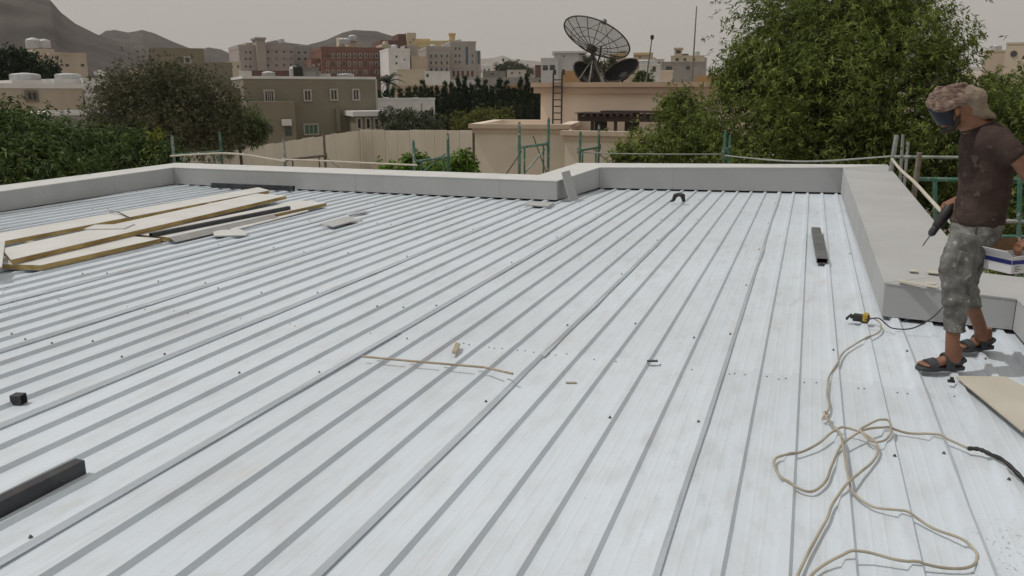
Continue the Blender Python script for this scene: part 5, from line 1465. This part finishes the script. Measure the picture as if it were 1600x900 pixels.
# ---- T-shirt
sh = MB()
sh.loft([ring2(f, b, d, 0, 2.1) for f, b, d in (((1505, 206), (1549, 187), .066), ((1505, 213), (1562, 193), .115), ((1506, 224), (1572, 203), .172), ((1507, 246), (1580, 228), .188), ((1505, 272), (1578, 260), .172), ((1502, 300), (1573, 293), .155), ((1497, 326), (1567, 324), .150), ((1491, 344), (1565, 343), .156), ((1490, 350), (1566, 349), .158))])
sh.tube([Mp(1536, 218, .07), Mp(1556, 221, .135), Mp(1574, 233, .19), Mp(1590, 249, .235)], [.092, .082, .070, .064], 16)
sh.tube([Mp(1542, 208, -.10), Mp(1547, 225, -.19), Mp(1549, 250, -.22)], [.085, .074, .068], 16)
sm_ = remesh(sh, .009, 12)
def shirt_fn(p):
    q = p - MO
    k = noise.noise(Vector((q.dot(MRT) * 5, q.dot(MFH) * 5, q.z * 17 + q.dot(MRT) * 6)))
    k2 = noise.noise(Vector((q.dot(MRT) * 13 + 4, q.dot(MFH) * 13, q.z * 30 - q.dot(MRT) * 14)))
    low_ = max(0, min(1, (1.35 - q.z) / .5))
    fold = math.sin(q.z * 46 + q.dot(MRT) * 17 + 3.0 * noise.noise(q * 4.5)) * max(0, noise.noise(q * 3.3 + Vector((2, 0, 7))) + .25)
    return (.011 * k + .006 * k2 + .010 * fold) * (.35 + .65 * low_) + .002 * noise.noise(q * 40)
wrinkle(sm_, shirt_fn)
shirt = place(sm_, 'tshirt', M_shirt)
cpts = [p.lerp(Mp(1526, 197), -.03) for p in ring2((1504, 206), (1550, 186), .068)]
MB().tube(cpts + [cpts[0]], .007, 6, cap=False).build('collar', M_shirt, shirt, MO, smooth=True)
# ---- trousers, ending at mid calf
tr_ = MB()
tr_.loft([ring2(f, b, d, 0, 2.1) for f, b, d in (((1493, 340), (1562, 340), .145), ((1491, 352), (1563, 352), .152), ((1488, 370), (1556, 370), .152), ((1488, 385), (1543, 388), .13))])
tr_.loft([legring(1521, 362, 33, .075, .09), legring(1510, 384, 31, .09, .095), legring(1500, 408, 29, .11, .092), legring(1494, 432, 25.5, .13, .088), legring(1493, 450, 20.5, .15, .076), legring(1492.5, 470, 18.5, .16, .071), legring(1492, 492, 16.5, .17, .066), legring(1491.5, 517, 14.8, .185, .060)])
tr_.loft([legring(1534, 362, 30, -.075, .09), legring(1523, 390, 28, -.10, .092), legring(1512, 416, 24, -.13, .086), legring(1506, 440, 20, -.15, .078), legring(1510, 460, 17.5, -.165, .072), legring(1516, 478, 16, -.175, .066)])
tm = remesh(tr_, .008, 4)
def pants_fn(p):
    q = p - MO
    zz = q.z
    knee = math.exp(-((zz - .44) / .10) ** 2)
    k = noise.noise(Vector((q.dot(MRT) * 8, q.dot(MFH) * 8, zz * 26)))
    k2 = noise.noise(Vector((q.dot(MRT) * 22, q.dot(MFH) * 22 + 3, zz * 22 + q.dot(MRT) * 20)))
    return (.009 * k * (.5 + knee * 1.2) + .006 * k2) * min(1, max(.25, (zz - .20) / .12)) + .0015 * noise.noise(q * 60)
wrinkle(tm, pants_fn)
trs = place(tm, 'trousers', M_pants)
pk_ = MB()
pc0 = [Mp(1502, 392, .192), Mp(1526, 398, .182), Mp(1514, 430, .208), Mp(1492, 424, .215)]
pk_.add([p + MFH * .02 for p in pc0] + [p - MFH * .004 for p in pc0], [(3, 2, 1, 0), (4, 5, 6, 7), (0, 1, 5, 4), (1, 2, 6, 5), (2, 3, 7, 6), (3, 0, 4, 7)])
bevel(pk_.build('cargo_pocket', M_pants, trs, MO, fix=True), .006, 2)
hem = [p for p in legring(1491.5, 515, 14.9, .185, .0605)]
MB().tube(hem + [hem[0]], .004, 6, cap=False).build('hem', M_pants, trs, MO, smooth=True)
hem = [p for p in legring(1515.6, 476.5, 16, -.175, .066)]
MB().tube(hem + [hem[0]], .004, 6, cap=False).build('hem', M_pants, trs, MO, smooth=True)
MB().tube(smooth_path([Mp(1528, 352, .145), Mp(1525, 362, .152), Mp(1527, 374, .158)], 4), .004, 6).build('pocket_seam', M_black, trs, MO)
# ---- beard, eyes, visor
bd = MB()
ball(bd, 1483, 199, 0, .044, .030, .052, .5); ball(bd, 1493, 189, .030, .028, .036, .030, .3); ball(bd, 1493, 189, -.030, .028, .036, .030, .3); ball(bd, 1476, 203, 0, .026, .022, .034, .3); ball(bd, 1496, 183, .052, .018, .032, .018, .2); ball(bd, 1487, 194, .044, .030, .024, .022, .5); ball(bd, 1496, 183, -.052, .018, .032, .018, .2); ball(bd, 1487, 194, -.044, .030, .024, .022, .5)
bdm = remesh(bd, .005, 3)
wrinkle(bdm, lambda p: .004 * noise.noise(p * 90))
place(bdm, 'beard', M_beard)
for s_ in (-1, 1):
    e_ = MB(); ball(e_, 1469, 177, .030 * s_, .012, .010, .013, .3, 10); e_.build('eye', M_white, man, MO, smooth=True)
vs = MB(); rows = []
for j in range(7):
    f = j / 6
    cx_, cy_ = 1453 + 13 * f, 170 + 25 * f
    ring = []
    for k in range(15):
        a_ = -1.25 + 2.5 * k / 14
        w_ = .080 - .012 * f
        back = (1 - math.cos(a_)) * (.135 - .055 * f)
        ring.append(Mp(cx_, cy_) + MRT * (back - .006 + .012 * f) - MFH * math.sin(a_) * w_)
    rows.append(ring)
vv, ff = [], []
for r_ in rows: vv += r_
for j in range(6):
    for k in range(14): ff.append((j * 15 + k, j * 15 + k + 1, (j + 1) * 15 + k + 1, (j + 1) * 15 + k))
vo = vs.add(vv, ff).build('visor', M_visor, man, MO, smooth=True, fix=True)
sl = vo.modifiers.new('solid', 'SOLIDIFY'); sl.thickness = .004
lens = []  # pale strip on the visor's lower front: sky reflection put into colour
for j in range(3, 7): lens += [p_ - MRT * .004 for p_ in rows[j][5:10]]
MB().add(lens, [(j * 5 + k, j * 5 + k + 1, (j + 1) * 5 + k + 1, (j + 1) * 5 + k) for j in range(3) for k in range(4)]).build('visor_glint', M_sky_glint, vo, MO, smooth=True)
# ---- head scarf: wound folds over the crown, knotted tail behind
sc_ = MB()
ball(sc_, 1497, 154, 0, .108, .074, .088, .25, 20)
ball(sc_, 1474, 154, 0, .078, .048, .078, .2, 20)
for i in range(5):
    pts = []
    tl = .20 + .09 * math.sin(i * 2.1)
    for k in range(25):
        a_ = 2 * math.pi * k / 24
        rx, rd = .122 - .015 * max(0, i - 1), .094 - .011 * max(0, i - 1)
        lx, ly = math.cos(a_) * rx, math.sin(a_) * rd
        lz = -.022 + .018 * i + .012 * math.sin(a_ * 2 + i * 1.3) + .008 * math.cos(a_ + i)
        pts.append(Mp(1487, 153) + MRT * (lx * math.cos(tl) - lz * math.sin(tl)) + UPZ * (lx * math.sin(tl) + lz * math.cos(tl)) - MFH * ly)
    sc_.tube(pts, [.0155 + .004 * math.sin(k * .9 + i * 1.7) for k in range(25)], 9, cap=False, flat=1.3)
scm = remesh(sc_, .006, 2)
wrinkle(scm, lambda p: .003 * noise.noise(Vector(((p - MO).dot(MRT) * 14, (p - MO).dot(MFH) * 14, p.z * 55 + (p - MO).dot(MRT) * 30))) + .003 * noise.noise(p * 60))
scarf = place(scm, 'head_scarf', M_scarf)
tl_ = MB()
ball(tl_, 1517, 152, .035, .085, .066, .075, -.15); ball(tl_, 1527, 172, .0, .060, .058, .068, -.3)
tl_.loft([ring2((1494, 172), (1536, 160), .085), ring2((1508, 184), (1545, 172), .075), ring2((1524, 188), (1551, 180), .06), ring2((1538, 188), (1554, 184), .04)])
tlm = remesh(tl_, .006, 2)
wrinkle(tlm, lambda p: .008 * noise.noise(Vector(((p - MO).dot(MRT) * 18, (p - MO).dot(MFH) * 18, p.z * 26))) + .004 * noise.noise(p * 70))
place(tlm, 'scarf_tail', M_scarf_tan, scarf)
# ---- cordless drill in his far hand
dtip = Mp(1441, 385, -.15); dback = Mp(1486, 322, -.15)
ax = (dtip - dback).normalized(); Ld = (dtip - dback).length
dr = thing('power_drill', 'dark power drill pointing down in the worker\'s hand', 'drill', dback)
Qd = ax.to_track_quat('Z', 'X').to_matrix().to_4x4()
MB().lathe([(.012, -.01), (.030, .0), (.033, .02), (.033, .11), (.028, .135), (.026, .150)], 16, Qd).build('motor_housing', M_black, dr, smooth=True)
MB().lathe([(.022, .150), (.023, .158), (.023, .195), (.012, .212)], 14, Qd).build('chuck', M_darksteel, dr, smooth=True)
MB().lathe([(.004, .21), (.004, Ld - .012), (.001, Ld)], 8, Qd).build('drill_bit', M_greysteel, dr)
gh0 = Mp(1478, 333, -.15) - dback; gh1 = Mp(1504, 340, -.15) - dback
MB().tube([gh0, gh0.lerp(gh1, .5), gh1], [.024, .022, .022], 10).build('handle', M_black, dr, smooth=True)
gd = (gh1 - gh0).normalized(); Qb = Matrix.Translation(gh1) @ gd.to_track_quat('Z', 'Y').to_matrix().to_4x4()
bevel(MB().box((-.035, -.045, -.005), (.035, .055, .045), Qb).build('battery', M_darksteel, dr), .006)
bevel(MB().box((-.006, -.012, -.012), (.006, .012, .018), Matrix.Translation(gh0.lerp(gh1, .3) - UPZ * .02)).build('trigger', M_greysteel, dr), .003)
# ---- carton in his near hand
cb = Mp(1585, 410, .20)
M_carton = mat('white_carton', (0.62, 0.62, 0.63), .7, (0.55, 0.55, 0.56), 8)
M_blue = mat('blue_print', (0.03, 0.035, 0.22), .6)
M_kraft = mat('brown_kraft', (0.20, 0.12, 0.065), .85, (0.16, 0.095, 0.05), 10)
cz_ = Mp(1570, 421, .2).z
crt = thing('carton', 'open white carton with a blue stripe held at the worker\'s side', 'carton', (cb.x, cb.y, cz_), YAW + R(18))
w2, d2_, h_ = .125, .09, .095
m = MB()
for lo_, hi_ in (((-w2, -d2_, 0), (w2, d2_, .004)), ((-w2, -d2_, .004), (w2, -d2_ + .004, h_)), ((-w2, d2_ - .004, .004), (w2, d2_, h_)), ((-w2, -d2_ + .004, .004), (-w2 + .004, d2_ - .004, h_)), ((w2 - .004, -d2_ + .004, .004), (w2, d2_ - .004, h_))): m.box(lo_, hi_)
m.build('box', M_carton, crt)
MB().box((-w2 + .002, -d2_ - .0015, h_ * .55), (w2 - .002, -d2_ - .0003, h_ * .80)).build('stripe', M_blue, crt)
MB().box((-w2 - .0015, -d2_ + .002, h_ * .55), (-w2 - .0003, d2_ - .002, h_ * .80)).build('stripe', M_blue, crt)
m = MB()
for k, wd in enumerate((.03, .05, .022, .04)):
    m.box((-.10, -d2_ - .0014, .012 + k * .009), (-.10 + wd, -d2_ - .0003, .016 + k * .009)); m.box((.02, -d2_ - .0014, .012 + k * .009), (.02 + wd * 1.2, -d2_ - .0003, .015 + k * .009))
m.build('print_lines', M_greysteel, crt)['kind'] = 'stuff'
def flap(name, a_, b, out, up_, m_):
    a_, b, d = Vector(a_), Vector(b), Vector((out[0], out[1], up_))
    q = [a_, b, b + d, a_ + d]; n_ = (b - a_).cross(d).normalized() * .003
    MB().add(q + [p + n_ for p in q], [(3, 2, 1, 0), (4, 5, 6, 7), (0, 1, 5, 4), (1, 2, 6, 5), (2, 3, 7, 6), (3, 0, 4, 7)]).build(name, m_, crt, fix=True)
flap('flap', (-w2, -d2_, h_), (w2, -d2_, h_), (0, -.05), .02, M_carton)
flap('flap', (-w2, d2_, h_), (w2, d2_, h_), (0, .02), .07, M_kraft)
flap('flap', (-w2, -d2_, h_), (-w2, d2_, h_), (-.045, 0), .035, M_carton)
flap('flap', (w2, -d2_, h_), (w2, d2_, h_), (.045, 0), .05, M_kraft)

# ------------------------------------------------------------------ dusty air
hz = MB().box((-2350, -2350, GZ - 6), (2350, 2350, 120)).build('haze', None)
hm = bpy.data.materials.new('dust_haze'); hm.use_nodes = True
hn, hl = hm.node_tree.nodes, hm.node_tree.links
for n_ in list(hn):
    if n_.type == 'BSDF_PRINCIPLED': hn.remove(n_)
pv = hn.new('ShaderNodeVolumePrincipled')
pv.inputs['Color'].default_value = (0.93, 0.90, 0.875, 1)
pv.inputs['Density'].default_value = 0.00018
pv.inputs['Anisotropy'].default_value = 0.2
hl.new(pv.outputs['Volume'], hn['Material Output'].inputs['Volume'])
hz.data.materials.append(hm)
tag(hz, kind='stuff')
